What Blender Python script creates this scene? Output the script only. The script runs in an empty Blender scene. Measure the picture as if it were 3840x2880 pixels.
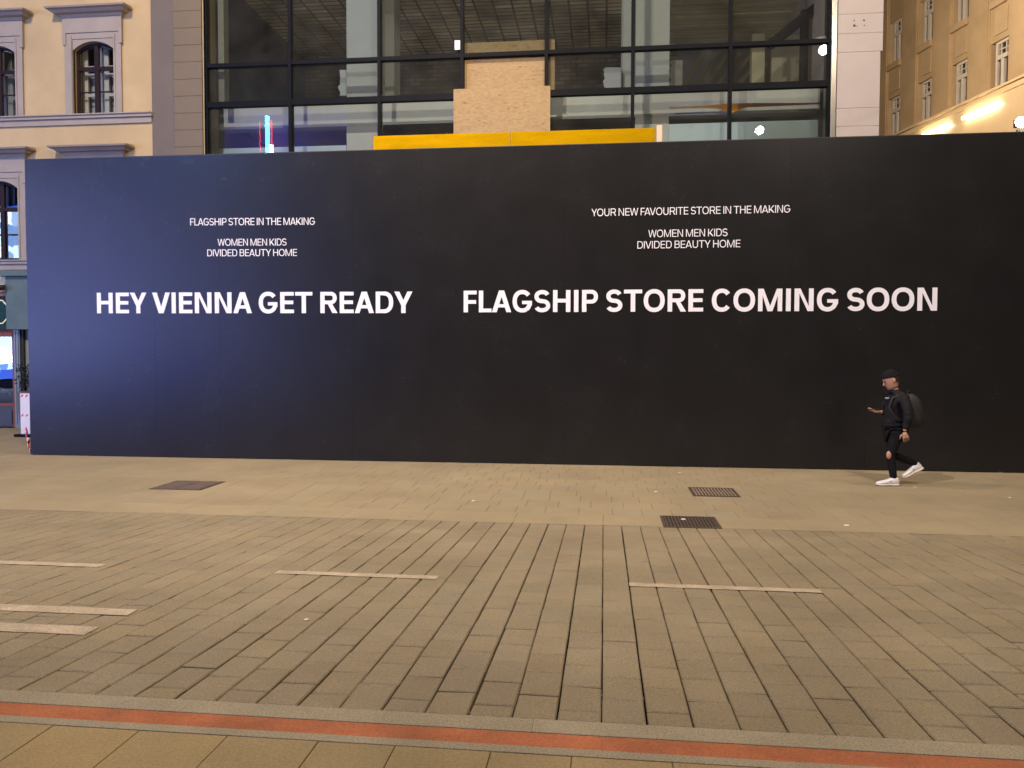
import bpy, bmesh, math, random
from mathutils import Vector, Matrix, Euler
random.seed(7)
sc = bpy.context.scene
COL = sc.collection
R = math.radians

# ------------------------------------------------------------------ camera
F = 2988.7            # focal length in pixels of the 3840 px wide photograph
CAMZ = 1.878
YAW, PITCH, ROLL = 0.115148, -0.038040, 0.002431
_f = Vector((-math.sin(YAW) * math.cos(PITCH), math.cos(YAW) * math.cos(PITCH), math.sin(PITCH)))
_r = Vector((math.cos(YAW), math.sin(YAW), 0))
_u = _r.cross(_f)
_r2 = _r * math.cos(ROLL) + _u * math.sin(ROLL)
_u2 = _r2.cross(_f)
cam_d = bpy.data.cameras.new("camera")
cam_d.sensor_width = 36.0
cam_d.lens = F / 3840 * 36.0
cam_d.clip_start = 0.05
cam_d.clip_end = 500
cam = bpy.data.objects.new("camera", cam_d)
COL.objects.link(cam)
_m = Matrix((_r2, _u2, -_f)).transposed().to_4x4()
_m.translation = Vector((0, 0, CAMZ))
cam.matrix_world = _m
sc.camera = cam

# ------------------------------------------------------------------ world (night sky) and exposure
w = bpy.data.worlds.new("World")
sc.world = w
w.use_nodes = True
nt = w.node_tree
sky = nt.nodes.new("ShaderNodeTexSky")
sky.sky_type = 'NISHITA'
sky.sun_disc = False
sky.sun_elevation = R(-7)
sky.sun_rotation = R(200)
bg = nt.nodes["Background"]
nt.links.new(sky.outputs[0], bg.inputs[0])
bg.inputs[1].default_value = 0.15
sc.view_settings.view_transform = 'Standard'
sc.view_settings.look = 'None'
sc.view_settings.exposure = 0.0
sc.view_settings.gamma = 1.0
sc.cycles.max_bounces = 8
sc.cycles.transparent_max_bounces = 12
sc.cycles.caustics_reflective = False
sc.cycles.caustics_refractive = False
sc.cycles.sample_clamp_indirect = 4.0

# lamp heads of the street lighting: (x, y, z, watts, colour)
WARM = (1.0, 0.77, 0.55)
PALE = (1.0, 0.86, 0.74)
LAMPS = [(-12.5, 8.5, 16.4, 900, WARM), (-3.2, 11.3, 9.5, 1500, WARM), (9.5, 10.0, 15.2, 900, WARM),
         (6.33, 12.0, 11.1, 420, WARM), (8.7, 27.0, 14.0, 2500, WARM)]  # last lamp is added, hidden by the white pier, to light the tan front
FLOODS = [(7.50, -4.0, 12.86, 1000, PALE), (-10.0, -4.0, 21.5, 25000, PALE), (5.0, -4.0, 21.5, 13000, PALE)]  # the two roof edge floods are added to light hoarding and fronts

YH, YF = 13.45, 18.30     # hoarding plane, house front plane


# ------------------------------------------------------------------ measuring helpers (photo pixel -> place)
def ray(px, py):
    return _r2 * ((px - 1920) / F) - _u2 * ((py - 1440) / F) + _f


def at(px, py, Y):
    d = ray(px, py)
    return Vector((0, 0, CAMZ)) + d * (Y / d.y)


def gz(Y):
    if Y < 3.478: return 0.252
    if Y < 8.737: return 0.252 - 0.048 * (Y - 3.478)
    return 0.0


def gnd(px, py):
    d = ray(px, py)
    k = d.z / d.y
    Y = -CAMZ / k
    if Y < 8.737:
        Y = -(CAMZ - 0.252 - 0.048 * 3.478) / (k + 0.048)
        if Y < 3.478:
            Y = -(CAMZ - 0.252) / k
    return Vector((d.x / d.y * Y, Y, gz(Y)))


# ------------------------------------------------------------------ mesh helpers
class MB:
    def __init__(self): self.v = []; self.f = []; self.c = None

    def add(self, vs, fs):
        o = len(self.v)
        self.v += [tuple(x) for x in vs]
        self.f += [tuple(i + o for i in f) for f in fs]
        return o

    def box(self, x0, x1, y0, y1, z0, z1):
        self.add([(x0, y0, z0), (x1, y0, z0), (x1, y1, z0), (x0, y1, z0), (x0, y0, z1), (x1, y0, z1), (x1, y1, z1), (x0, y1, z1)],
                 [(0, 3, 2, 1), (4, 5, 6, 7), (0, 1, 5, 4), (1, 2, 6, 5), (2, 3, 7, 6), (3, 0, 4, 7)])
        return self

    def quad(self, a, b, c, d):
        self.add([a, b, c, d], [(0, 1, 2, 3)])
        return self

    def prism(self, pts, y0, y1):          # outline in x,z (counter-clockwise seen from -y), extruded along y
        n = len(pts)
        self.add([(p[0], y0, p[1]) for p in pts] + [(p[0], y1, p[1]) for p in pts],
                 [tuple(range(n)), tuple(range(2 * n - 1, n - 1, -1))] +
                 [(i, i + n, (i + 1) % n + n, (i + 1) % n) for i in range(n)])
        return self

    def bar(self, a, b, w, h=None):       # square bar between two points
        a = Vector(a); b = Vector(b); h = h or w
        d = (b - a).normalized()
        s = d.cross(Vector((0, 0, 1)))
        if s.length < 1e-3: s = Vector((1, 0, 0))
        s.normalize(); t = s.cross(d)
        vs = []
        for p in (a, b):
            for i, j in ((-1, -1), (1, -1), (1, 1), (-1, 1)):
                vs.append(p + s * (i * w / 2) + t * (j * h / 2))
        self.add(vs, [(0, 1, 2, 3), (7, 6, 5, 4), (0, 4, 5, 1), (1, 5, 6, 2), (2, 6, 7, 3), (3, 7, 4, 0)])
        return self

    def loft(self, rings, cap=True):      # rings: lists of equally many points
        n = len(rings[0])
        o = self.add([p for r in rings for p in r], [])
        for k in range(len(rings) - 1):
            for i in range(n):
                j = (i + 1) % n
                self.f.append((o + k * n + i, o + k * n + j, o + (k + 1) * n + j, o + (k + 1) * n + i))
        if cap:
            self.f.append(tuple(o + i for i in reversed(range(n))))
            self.f.append(tuple(o + (len(rings) - 1) * n + i for i in range(n)))
        return self

    def tube(self, pts, radii, n=8):
        pts = [Vector(p) for p in pts]
        if not hasattr(radii, '__len__'): radii = [radii] * len(pts)
        rings = []
        for i, p in enumerate(pts):
            d = (pts[min(i + 1, len(pts) - 1)] - pts[max(i - 1, 0)]).normalized()
            s = d.cross(Vector((0.13, 0.9, 0.31))).normalized()
            t = d.cross(s)
            rings.append([p + (s * math.cos(2 * math.pi * k / n) + t * math.sin(2 * math.pi * k / n)) * radii[i] for k in range(n)])
        return self.loft(rings)

    def ball(self, c, r, n=12, m=8):      # ellipsoid
        c = Vector(c)
        if not hasattr(r, '__len__'): r = (r, r, r)
        rings = []
        for j in range(1, m):
            a = math.pi * j / m
            rings.append([c + Vector((r[0] * math.sin(a) * math.cos(2 * math.pi * k / n), r[1] * math.sin(a) * math.sin(2 * math.pi * k / n), -r[2] * math.cos(a))) for k in range(n)])
        return self.loft(rings)

    def build(self, name, mat, parent=None, smooth=False, bevel=0, fix=True):
        me = bpy.data.meshes.new(name)
        me.from_pydata(self.v, [], self.f)
        if fix:
            bm = bmesh.new(); bm.from_mesh(me)
            bmesh.ops.recalc_face_normals(bm, faces=bm.faces)
            bm.to_mesh(me); bm.free()
        if smooth:
            for p in me.polygons: p.use_smooth = True
        o = bpy.data.objects.new(name, me)
        if mat: me.materials.append(mat)
        COL.objects.link(o)
        if parent:
            o.parent = parent
            o.matrix_parent_inverse = parent_inv(parent)
        if bevel:
            b = o.modifiers.new("bevel", 'BEVEL'); b.width = bevel; b.segments = 2; b.limit_method = 'ANGLE'
        return o


def parent_inv(p):
    m = Matrix.Identity(4)
    while p:
        m = (p.matrix_parent_inverse @ p.matrix_basis) @ m if True else m
        p = p.parent
    return m.inverted()


def tag(o, label=None, cat=None, group=None, kind=None):
    if label: o['label'] = label
    if cat: o['category'] = cat
    if group: o['group'] = group
    if kind: o['kind'] = kind
    return o


def thing(name, loc, label, cat, group=None):
    o = bpy.data.objects.new(name, None)
    o.location = loc
    o.empty_display_size = 0.3
    COL.objects.link(o)
    return tag(o, label, cat, group)


def copy_tree(o, parent=None):
    c = o.copy(); COL.objects.link(c)
    c.parent = parent
    for ch in list(o.children): copy_tree(ch, c)
    return c


# ------------------------------------------------------------------ materials
def mat(name, col, rough=0.7, var=0.12, scale=6.0, bump=0.0, bscale=60.0, metal=0.0, spec=0.5, attr=None, stretch=(1, 1, 1), fine=0.0, col2=None, spots=0.0, rvar=0.0):
    m = bpy.data.materials.new(name); m.use_nodes = True
    t = m.node_tree; N = t.nodes; L = t.links
    b = N["Principled BSDF"]
    b.inputs["Roughness"].default_value = rough
    b.inputs["Metallic"].default_value = metal
    b.inputs["Specular IOR Level"].default_value = spec
    tc = N.new("ShaderNodeTexCoord"); mp = N.new("ShaderNodeMapping")
    mp.inputs["Scale"].default_value = stretch
    L.new(tc.outputs["Object"], mp.inputs[0])
    n = N.new("ShaderNodeTexNoise"); n.inputs["Scale"].default_value = scale; n.inputs["Detail"].default_value = 6
    n.inputs["Roughness"].default_value = 0.62
    L.new(mp.outputs[0], n.inputs["Vector"])
    r = N.new("ShaderNodeValToRGB")
    c2 = col2 or col
    r.color_ramp.elements[0].position = 0.3; r.color_ramp.elements[1].position = 0.72
    r.color_ramp.elements[0].color = tuple(c * (1 - var) for c in col) + (1,)
    r.color_ramp.elements[1].color = tuple(min(1, c * (1 + var)) for c in c2) + (1,)
    L.new(n.outputs[0], r.inputs[0])
    out = r.outputs[0]
    if fine:
        n2 = N.new("ShaderNodeTexNoise"); n2.inputs["Scale"].default_value = bscale; n2.inputs["Detail"].default_value = 3
        L.new(mp.outputs[0], n2.inputs["Vector"])
        mr = N.new("ShaderNodeMapRange"); mr.inputs[1].default_value = 0.3; mr.inputs[2].default_value = 0.7
        mr.inputs[3].default_value = 1 - fine; mr.inputs[4].default_value = 1 + fine
        L.new(n2.outputs[0], mr.inputs[0])
        mx = N.new("ShaderNodeMix"); mx.data_type = 'RGBA'; mx.blend_type = 'MULTIPLY'; mx.inputs[0].default_value = 1
        L.new(out, mx.inputs[6]); L.new(mr.outputs[0], mx.inputs[7]); out = mx.outputs[2]
    if spots:
        n4 = N.new("ShaderNodeTexNoise"); n4.inputs["Scale"].default_value = 0.35; n4.inputs["Detail"].default_value = 5; n4.inputs["Roughness"].default_value = 0.7
        L.new(mp.outputs[0], n4.inputs["Vector"])
        vo = N.new("ShaderNodeTexVoronoi"); vo.inputs["Scale"].default_value = 2.3; L.new(mp.outputs[0], vo.inputs["Vector"])
        sp_ = N.new("ShaderNodeSeparateColor"); L.new(vo.outputs["Color"], sp_.inputs[0])
        th = N.new("ShaderNodeMapRange"); th.inputs[1].default_value = 0.55; th.inputs[2].default_value = 1.0; th.inputs[3].default_value = 0.0; th.inputs[4].default_value = 0.075
        L.new(sp_.outputs[0], th.inputs[0])
        lt = N.new("ShaderNodeMath"); lt.operation = 'LESS_THAN'; L.new(vo.outputs["Distance"], lt.inputs[0]); L.new(th.outputs[0], lt.inputs[1])
        m1 = N.new("ShaderNodeMapRange"); m1.inputs[3].default_value = 1.0; m1.inputs[4].default_value = 1.0 - spots; L.new(lt.outputs[0], m1.inputs[0])
        m2 = N.new("ShaderNodeMapRange"); m2.inputs[1].default_value = 0.3; m2.inputs[2].default_value = 0.7; m2.inputs[3].default_value = 0.86; m2.inputs[4].default_value = 1.12; L.new(n4.outputs[0], m2.inputs[0])
        mu = N.new("ShaderNodeMath"); mu.operation = 'MULTIPLY'; L.new(m1.outputs[0], mu.inputs[0]); L.new(m2.outputs[0], mu.inputs[1])
        mx = N.new("ShaderNodeMix"); mx.data_type = 'RGBA'; mx.blend_type = 'MULTIPLY'; mx.inputs[0].default_value = 1
        L.new(out, mx.inputs[6]); L.new(mu.outputs[0], mx.inputs[7]); out = mx.outputs[2]
    if attr:
        a = N.new("ShaderNodeAttribute"); a.attribute_name = attr
        mx = N.new("ShaderNodeMix"); mx.data_type = 'RGBA'; mx.blend_type = 'MULTIPLY'; mx.inputs[0].default_value = 1
        L.new(out, mx.inputs[6]); L.new(a.outputs["Color"], mx.inputs[7]); out = mx.outputs[2]
    L.new(out, b.inputs["Base Color"])
    if rvar:
        mr_ = N.new("ShaderNodeMapRange"); mr_.inputs[1].default_value = 0.3; mr_.inputs[2].default_value = 0.7; mr_.inputs[3].default_value = rough - rvar; mr_.inputs[4].default_value = rough + rvar
        L.new(n.outputs[0], mr_.inputs[0]); L.new(mr_.outputs[0], b.inputs["Roughness"])
    if bump:
        n3 = N.new("ShaderNodeTexNoise"); n3.inputs["Scale"].default_value = bscale; n3.inputs["Detail"].default_value = 4
        L.new(mp.outputs[0], n3.inputs["Vector"])
        bp = N.new("ShaderNodeBump"); bp.inputs["Strength"].default_value = bump; bp.inputs["Distance"].default_value = 0.01
        L.new(n3.outputs[0], bp.inputs["Height"]); L.new(bp.outputs[0], b.inputs["Normal"])
    return m


def emit(name, col, strength):
    m = bpy.data.materials.new(name); m.use_nodes = True
    t = m.node_tree
    b = t.nodes["Principled BSDF"]
    b.inputs["Base Color"].default_value = (0.02, 0.02, 0.02, 1)
    b.inputs["Emission Color"].default_value = (*col, 1)
    b.inputs["Emission Strength"].default_value = strength
    return m


def glass(name, tint=(0.8, 0.84, 0.84), rough=0.0, wob=0.0, ior=1.5, dirt=0.0):
    m = bpy.data.materials.new(name); m.use_nodes = True
    t = m.node_tree; N = t.nodes; L = t.links
    N.remove(N["Principled BSDF"])
    tr = N.new("ShaderNodeBsdfTransparent"); tr.inputs[0].default_value = (*tint, 1)
    gl = N.new("ShaderNodeBsdfGlossy"); gl.inputs["Roughness"].default_value = rough
    fr = N.new("ShaderNodeFresnel"); fr.inputs[0].default_value = ior
    ad = N.new("ShaderNodeMath"); ad.operation = 'MULTIPLY'; ad.inputs[1].default_value = 1.7
    mx = N.new("ShaderNodeMixShader")
    L.new(fr.outputs[0], ad.inputs[0]); L.new(ad.outputs[0], mx.inputs[0]); L.new(tr.outputs[0], mx.inputs[1]); L.new(gl.outputs[0], mx.inputs[2])
    L.new(mx.outputs[0], N["Material Output"].inputs[0])
    if dirt:
        df = N.new("ShaderNodeBsdfDiffuse"); df.inputs[0].default_value = (.5, .49, .45, 1)
        tc2 = N.new("ShaderNodeTexCoord"); nd = N.new("ShaderNodeTexNoise"); nd.inputs["Scale"].default_value = 1.6; nd.inputs["Detail"].default_value = 6
        L.new(tc2.outputs["Object"], nd.inputs["Vector"])
        md = N.new("ShaderNodeMapRange"); md.inputs[1].default_value = .3; md.inputs[2].default_value = .75; md.inputs[3].default_value = dirt * .5; md.inputs[4].default_value = dirt * 1.7; L.new(nd.outputs[0], md.inputs[0])
        m2 = N.new("ShaderNodeMixShader"); L.new(md.outputs[0], m2.inputs[0]); L.new(mx.outputs[0], m2.inputs[1]); L.new(df.outputs[0], m2.inputs[2]); L.new(m2.outputs[0], N["Material Output"].inputs[0])
    if wob:
        tc = N.new("ShaderNodeTexCoord"); n = N.new("ShaderNodeTexNoise"); n.inputs["Scale"].default_value = 1.3
        L.new(tc.outputs["Object"], n.inputs["Vector"])
        bp = N.new("ShaderNodeBump"); bp.inputs["Strength"].default_value = wob; bp.inputs["Distance"].default_value = 0.02
        L.new(n.outputs[0], bp.inputs["Height"]); L.new(bp.outputs[0], gl.inputs["Normal"])
    return m


M = {}
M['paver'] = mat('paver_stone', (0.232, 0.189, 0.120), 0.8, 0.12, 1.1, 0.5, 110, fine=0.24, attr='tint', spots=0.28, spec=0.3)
M['slab'] = mat('pavement_slab', (0.265, 0.216, 0.136), 0.8, 0.10, 0.8, 0.3, 80, fine=0.14, attr='tint', spots=0.28, spec=0.3)
M['near_slab'] = mat('near_slab', (0.26, 0.195, 0.096), 0.8, 0.12, 1.6, 0.3, 80, fine=0.15, attr='tint', spots=0.28, spec=0.3)
M['granite'] = mat('granite_strip', (0.26, 0.222, 0.15), 0.8, 0.12, 3, 0.35, 110, fine=0.28, spots=0.28, spec=0.3)
M['channel'] = mat('channel_stone', (0.276, 0.223, 0.138), 0.8, 0.08, 1.2, 0.2, 90, fine=0.10, spots=0.28, spec=0.3)
M['red'] = mat('red_clinker', (0.315, 0.105, 0.045), 0.75, 0.26, 3.0, 0.3, 90, fine=0.18, spec=0.3)
M['joint'] = mat('joint_sand', (0.03, 0.024, 0.018), 0.95, 0.3, 4, spec=0.1)
M['mortar'] = mat('mortar', (0.15, 0.125, 0.085), 0.9, 0.2, 4, spec=0.1)
M['dirt'] = mat('ground_dirt', (0.2, 0.17, 0.12), 0.9, 0.2, 2)
M['paint'] = mat('road_paint', (0.38, 0.31, 0.215), 0.7, 0.24, 7, 0.3, 60, fine=0.25)
M['hoarding'] = mat('hoarding_film', (0.0125, 0.012, 0.0120), 0.27, 0.15, 1.5, 0.0, 30, spec=0.34, rvar=0.006)
M['letters'] = mat('letter_vinyl', (0.80, 0.78, 0.80), 0.45, 0.03, 3)
M['hoard_edge'] = mat('hoarding_edge', (0.03, 0.03, 0.033), 0.6, 0.1)
M['yellow_wall'] = mat('yellow_plaster', (0.42, 0.305, 0.155), 0.85, 0.14, 0.7, 0.15, 70, fine=0.05)
M['stucco'] = mat('grey_stucco', (0.275, 0.232, 0.195), 0.85, 0.08, 2.5, 0.15, 60, fine=0.06)
M['greywall'] = mat('grey_plaster', (0.122, 0.098, 0.080), 0.85, 0.07, 1.2, 0.1, 60, fine=0.05)
M['tile'] = mat('tile_cladding', (0.128, 0.092, 0.050), 0.6, 0.06, 2.5, 0.05, 50, fine=0.04)
M['white_tile'] = mat('white_cladding', (0.40, 0.345, 0.31), 0.5, 0.05, 1.5, 0.03, 50, fine=0.03)
M['hole'] = mat('drill_hole', (0.05, 0.04, 0.035), 0.9)
M['steel'] = mat('polished_steel', (0.22, 0.21, 0.19), 0.3, 0.05, 2, metal=1.0)
M['frame'] = mat('dark_metal_frame', (0.005, 0.0055, 0.0075), 0.5, 0.15, 4, spec=0.06)
M['brown'] = mat('brown_window_paint', (0.020, 0.011, 0.010), 0.5, 0.2, 8, spec=0.1)
M['white_frame'] = mat('white_window_paint', (0.62, 0.58, 0.53), 0.55, 0.06, 6)
M['glass'] = glass('facade_glass', (0.68, 0.73, 0.72), 0.0, 0.015, dirt=0.022)
M['win_glass'] = glass('window_glass', (0.82, 0.85, 0.85), 0.0, 0.03)
M['bright_glass'] = glass('shop_glass', (0.55, 0.6, 0.65), 0.0, 0.05, 1.9)
M['concrete'] = mat('interior_white', (0.33, 0.345, 0.335), 0.85, 0.06, 1.5, fine=0.03)
M['concrete_dim'] = mat('raw_concrete', (0.16, 0.155, 0.14), 0.9, 0.2, 1.5, 0.2, 30, fine=0.1)
M['floorslab'] = mat('interior_floor', (0.55, 0.51, 0.44), 0.9, 0.2, 1.2)
M['bluepanel'] = mat('pale_sill_panel', (0.50, 0.60, 0.60), 0.6, 0.04, 2)
M['curtain'] = mat('net_curtain', (0.42, 0.43, 0.47), 0.9, 0.12, 3, stretch=(14, 1, 0.5))
M['dark'] = mat('dark_room', (0.03, 0.03, 0.032), 0.9, 0.2, 1)
M['formwork'] = mat('yellow_formwork', (0.35, 0.20, 0.001), 0.9, 0.16, 2.2, 0.05, 40, stretch=(0.5, 1, 3), fine=0.10, spec=0.02)
M['timber'] = mat('pale_timber', (0.62, 0.45, 0.30), 0.75, 0.12, 5, stretch=(6, 6, 0.6))
M['orange'] = mat('orange_sheet', (0.90, 0.34, 0.03), 0.6, 0.1, 3)
M['paper'] = mat('white_paper', (0.72, 0.75, 0.78), 0.8, 0.04, 6)
M['scrap'] = mat('litter_paper', (0.55, 0.48, 0.38), 0.8, 0.06, 30)
M['iron'] = mat('cast_iron', (0.085, 0.060, 0.042), 0.65, 0.25, 12, 0.3, 80, metal=0.3)
M['iron_worn'] = mat('worn_iron', (0.25, 0.19, 0.135), 0.6, 0.25, 10, 0.2, 80, metal=0.2)
M['pit'] = mat('pit_shade', (0.018, 0.013, 0.01), 0.95, 0.2)
M['tan'] = mat('tan_stucco', (0.50, 0.375, 0.225), 0.85, 0.14, 0.6, 0.1, 40, fine=0.05)
M['canopy'] = mat('cream_fascia', (0.68, 0.53, 0.33), 0.35, 0.05, 1.0)
M['teal'] = mat('teal_shop_paint', (0.095, 0.13, 0.125), 0.6, 0.12, 3, spec=0.15)
M['redwood'] = mat('red_brown_wood', (0.20, 0.060, 0.040), 0.6, 0.2, 8, spec=0.15, stretch=(4, 4, 0.6))
M['green'] = mat('dark_green_sign', (0.010, 0.036, 0.030), 0.5, 0.1, 4, spec=0.1)
M['gold'] = mat('gold_trim', (0.75, 0.66, 0.34), 0.4, 0.08, 6)
M['blackwood'] = mat('dark_door_panel', (0.025, 0.022, 0.022), 0.5, 0.15, 6)
M['barrier'] = mat('barrier_white', (0.72, 0.64, 0.62), 0.6, 0.05, 6)
M['barred'] = mat('barrier_red', (0.55, 0.05, 0.05), 0.6, 0.1, 6)
M['mosaic'] = mat('speckled_planter', (0.02, 0.022, 0.024), 0.7, 0.9, 22, col2=(0.10, 0.11, 0.09))
M['skin'] = mat('skin', (0.45, 0.235, 0.155), 0.55, 0.06, 14)
M['black_cloth'] = mat('black_jacket', (0.0085, 0.008, 0.009), 0.8, 0.3, 9, 1.0, 16, spec=0.25)
M['denim'] = mat('black_denim', (0.0065, 0.006, 0.0075), 0.85, 0.2, 14, 0.8, 22, spec=0.2)
M['knit'] = mat('black_knit', (0.007, 0.0075, 0.008), 0.9, 0.3, 30, spec=0.2)
M['bag'] = mat('backpack_nylon', (0.012, 0.011, 0.012), 0.7, 0.2, 10)
M['shoe'] = mat('white_leather', (0.74, 0.72, 0.70), 0.5, 0.05, 12)
M['sole'] = mat('shoe_sole', (0.66, 0.60, 0.52), 0.65, 0.05, 12)
M['grey_trim'] = mat('grey_trim', (0.25, 0.25, 0.28), 0.6, 0.1)
M['phone'] = mat('phone_shell', (0.02, 0.02, 0.022), 0.3, 0.05)
M['hair'] = mat('dark_hair', (0.02, 0.013, 0.01), 0.7, 0.2, 40)
M['eye'] = mat('eye', (0.03, 0.02, 0.015), 0.2, 0.05)
M['lip'] = mat('lip', (0.30, 0.12, 0.09), 0.5, 0.05)


def osb():
    m = mat('osb_board', (0.50, 0.36, 0.165), 0.8, 0.1, 3)
    t = m.node_tree; N = t.nodes; L = t.links
    b = N["Principled BSDF"]
    tc = N.new("ShaderNodeTexCoord")
    prev = None
    for ang, s in ((20, 15), (-40, 18), (80, 16)):
        mp = N.new("ShaderNodeMapping"); mp.inputs["Rotation"].default_value = (0, R(ang), 0); mp.inputs["Scale"].default_value = (s * 0.75, s, s * 2.0)
        L.new(tc.outputs["Object"], mp.inputs[0])
        v = N.new("ShaderNodeTexVoronoi"); v.inputs["Scale"].default_value = 1.0
        L.new(mp.outputs[0], v.inputs["Vector"])
        if prev is None: prev = v.outputs["Color"]
        else:
            mx = N.new("ShaderNodeMix"); mx.data_type = 'RGBA'; mx.inputs[0].default_value = 0.5
            L.new(prev, mx.inputs[6]); L.new(v.outputs["Color"], mx.inputs[7]); prev = mx.outputs[2]
    r = N.new("ShaderNodeValToRGB")
    r.color_ramp.elements[0].position = 0.16; r.color_ramp.elements[0].color = (0.165, 0.10, 0.045, 1)
    r.color_ramp.elements[1].position = 0.75; r.color_ramp.elements[1].color = (0.34, 0.235, 0.112, 1)
    e = r.color_ramp.elements.new(0.27); e.color = (0.27, 0.18, 0.082, 1)
    L.new(prev, r.inputs[0]); L.new(r.outputs[0], b.inputs["Base Color"])
    return m


M['osb'] = osb()


def brickmat(wall=True):
    m = mat('interior_brick' if wall else 'ceiling_block', (0.1, 0.08, 0.05), 0.9, 0.1, 3)
    t = m.node_tree; N = t.nodes; L = t.links
    b = N["Principled BSDF"]
    tc = N.new("ShaderNodeTexCoord"); mp = N.new("ShaderNodeMapping"); mp.inputs["Rotation"].default_value = (R(90) if wall else 0, 0, 0)
    L.new(tc.outputs["Object"], mp.inputs[0])
    br = N.new("ShaderNodeTexBrick")
    br.inputs["Scale"].default_value = 1.0
    br.inputs["Brick Width"].default_value = 0.36; br.inputs["Row Height"].default_value = 0.125; br.inputs["Mortar Size"].default_value = 0.018
    br.inputs["Color1"].default_value = (0.085, 0.068, 0.04, 1); br.inputs["Color2"].default_value = (0.23, 0.19, 0.12, 1); br.inputs["Mortar"].default_value = (0.06, 0.05, 0.034, 1)
    br.inputs["Bias"].default_value = -0.35
    L.new(mp.outputs[0], br.inputs[0])
    n = N.new("ShaderNodeTexNoise"); n.inputs["Scale"].default_value = 1.1; n.inputs["Detail"].default_value = 5
    L.new(tc.outputs["Object"], n.inputs["Vector"])
    mr = N.new("ShaderNodeMapRange"); mr.inputs[1].default_value = .35; mr.inputs[2].default_value = .65; mr.inputs[3].default_value = .45; mr.inputs[4].default_value = 1.5
    L.new(n.outputs[0], mr.inputs[0])
    mx = N.new("ShaderNodeMix"); mx.data_type = 'RGBA'; mx.blend_type = 'MULTIPLY'; mx.inputs[0].default_value = 1
    if not wall:
        br.inputs["Brick Width"].default_value = 0.50; br.inputs["Row Height"].default_value = 0.23; br.inputs["Mortar Size"].default_value = 0.03; br.offset = 0.0
        br.inputs["Color1"].default_value = (0.42, 0.35, 0.20, 1); br.inputs["Color2"].default_value = (0.85, 0.78, 0.62, 1); br.inputs["Bias"].default_value = -0.45
    L.new(br.outputs[0], mx.inputs[6]); L.new(mr.outputs[0], mx.inputs[7])
    L.new(mx.outputs[2], b.inputs["Base Color"])
    return m


M['brick'] = brickmat()


def ledmat(white=False):
    m = bpy.data.materials.new('led_screen'); m.use_nodes = True
    t = m.node_tree; N = t.nodes; L = t.links
    b = N["Principled BSDF"]; b.inputs["Base Color"].default_value = (0.01, 0.01, 0.012, 1)
    tc = N.new("ShaderNodeTexCoord"); mp = N.new("ShaderNodeMapping"); mp.inputs["Scale"].default_value = (0.30, 1, 0.45)
    L.new(tc.outputs["Object"], mp.inputs[0])
    v = N.new("ShaderNodeTexVoronoi"); v.inputs["Scale"].default_value = 1.5; v.distance = 'CHEBYCHEV'
    L.new(mp.outputs[0], v.inputs["Vector"])
    r = N.new("ShaderNodeValToRGB")
    r.color_ramp.elements[0].position = 0.15; r.color_ramp.elements[0].color = (0.02, 0.05, 0.3, 1)
    r.color_ramp.elements[1].position = 0.8; r.color_ramp.elements[1].color = (0.45, 0.55, 1, 1)
    e = r.color_ramp.elements.new(0.45); e.color = (0.09, 0.125, 0.72, 1)
    sx = N.new("ShaderNodeSeparateXYZ"); L.new(tc.outputs["Object"], sx.inputs[0])
    gr = N.new("ShaderNodeMapRange"); gr.interpolation_type = 'SMOOTHSTEP'      # emission fades along x to shape the blue glow on the hoarding
    gr.inputs[1].default_value = -25; gr.inputs[2].default_value = -9.0; gr.inputs[3].default_value = 11.5; gr.inputs[4].default_value = 0.05
    L.new(sx.outputs[0], gr.inputs[0])
    gv = N.new("ShaderNodeMapRange"); gv.inputs[1].default_value = 0.5; gv.inputs[2].default_value = 6.0; gv.inputs[3].default_value = 1.7; gv.inputs[4].default_value = 0.85; L.new(sx.outputs[2], gv.inputs[0])  # stronger low down, to carry the glow towards the hoarding's foot
    gm = N.new("ShaderNodeMath"); gm.operation = 'MULTIPLY'; L.new(gr.outputs[0], gm.inputs[0]); L.new(gv.outputs[0], gm.inputs[1])
    L.new(v.outputs["Color"], r.inputs[0]); L.new(r.outputs[0], b.inputs["Emission Color"]); L.new(gm.outputs[0], b.inputs["Emission Strength"])
    if white:
        r.color_ramp.elements[0].color = (.05, .12, .4, 1); r.color_ramp.elements[1].color = (.5, .75, 1, 1); r.color_ramp.elements[2].color = (.85, .95, 1, 1)
        r.color_ramp.elements[1].position = .3; gr.inputs[3].default_value = 11; mp.inputs["Scale"].default_value = (.55, 1, .7)
    return m


M['led'] = ledmat()
M['led2'] = ledmat(True)
M['lamp_lens'] = emit('lamp_lens', (1.0, 0.88, 0.72), 130)
M['flood_lens'] = emit('flood_lens', (1.0, 0.93, 0.86), 170)
M['tube_cyan'] = emit('neon_cyan', (0.02, 0.45, 1.0), 260)
M['tube_red'] = emit('neon_red', (1.0, 0.02, 0.06), 22)
M['tube_white'] = emit('neon_white', (0.8, 0.9, 1.0), 80)
M['neon_panel'] = mat('neon_panel', (0.3, 0.25, 0.85), 0.6, 0.1)
M['neon_panel'].node_tree.nodes['Principled BSDF'].inputs['Emission Color'].default_value = (.07, .05, .75, 1); M['neon_panel'].node_tree.nodes['Principled BSDF'].inputs['Emission Strength'].default_value = 0.6  # own emission of the board stands for the tubes' blue glow
M['strip'] = emit('fascia_glow', (1.0, 0.82, 0.55), 20)  # glow of the strips added along the fascia

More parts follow.
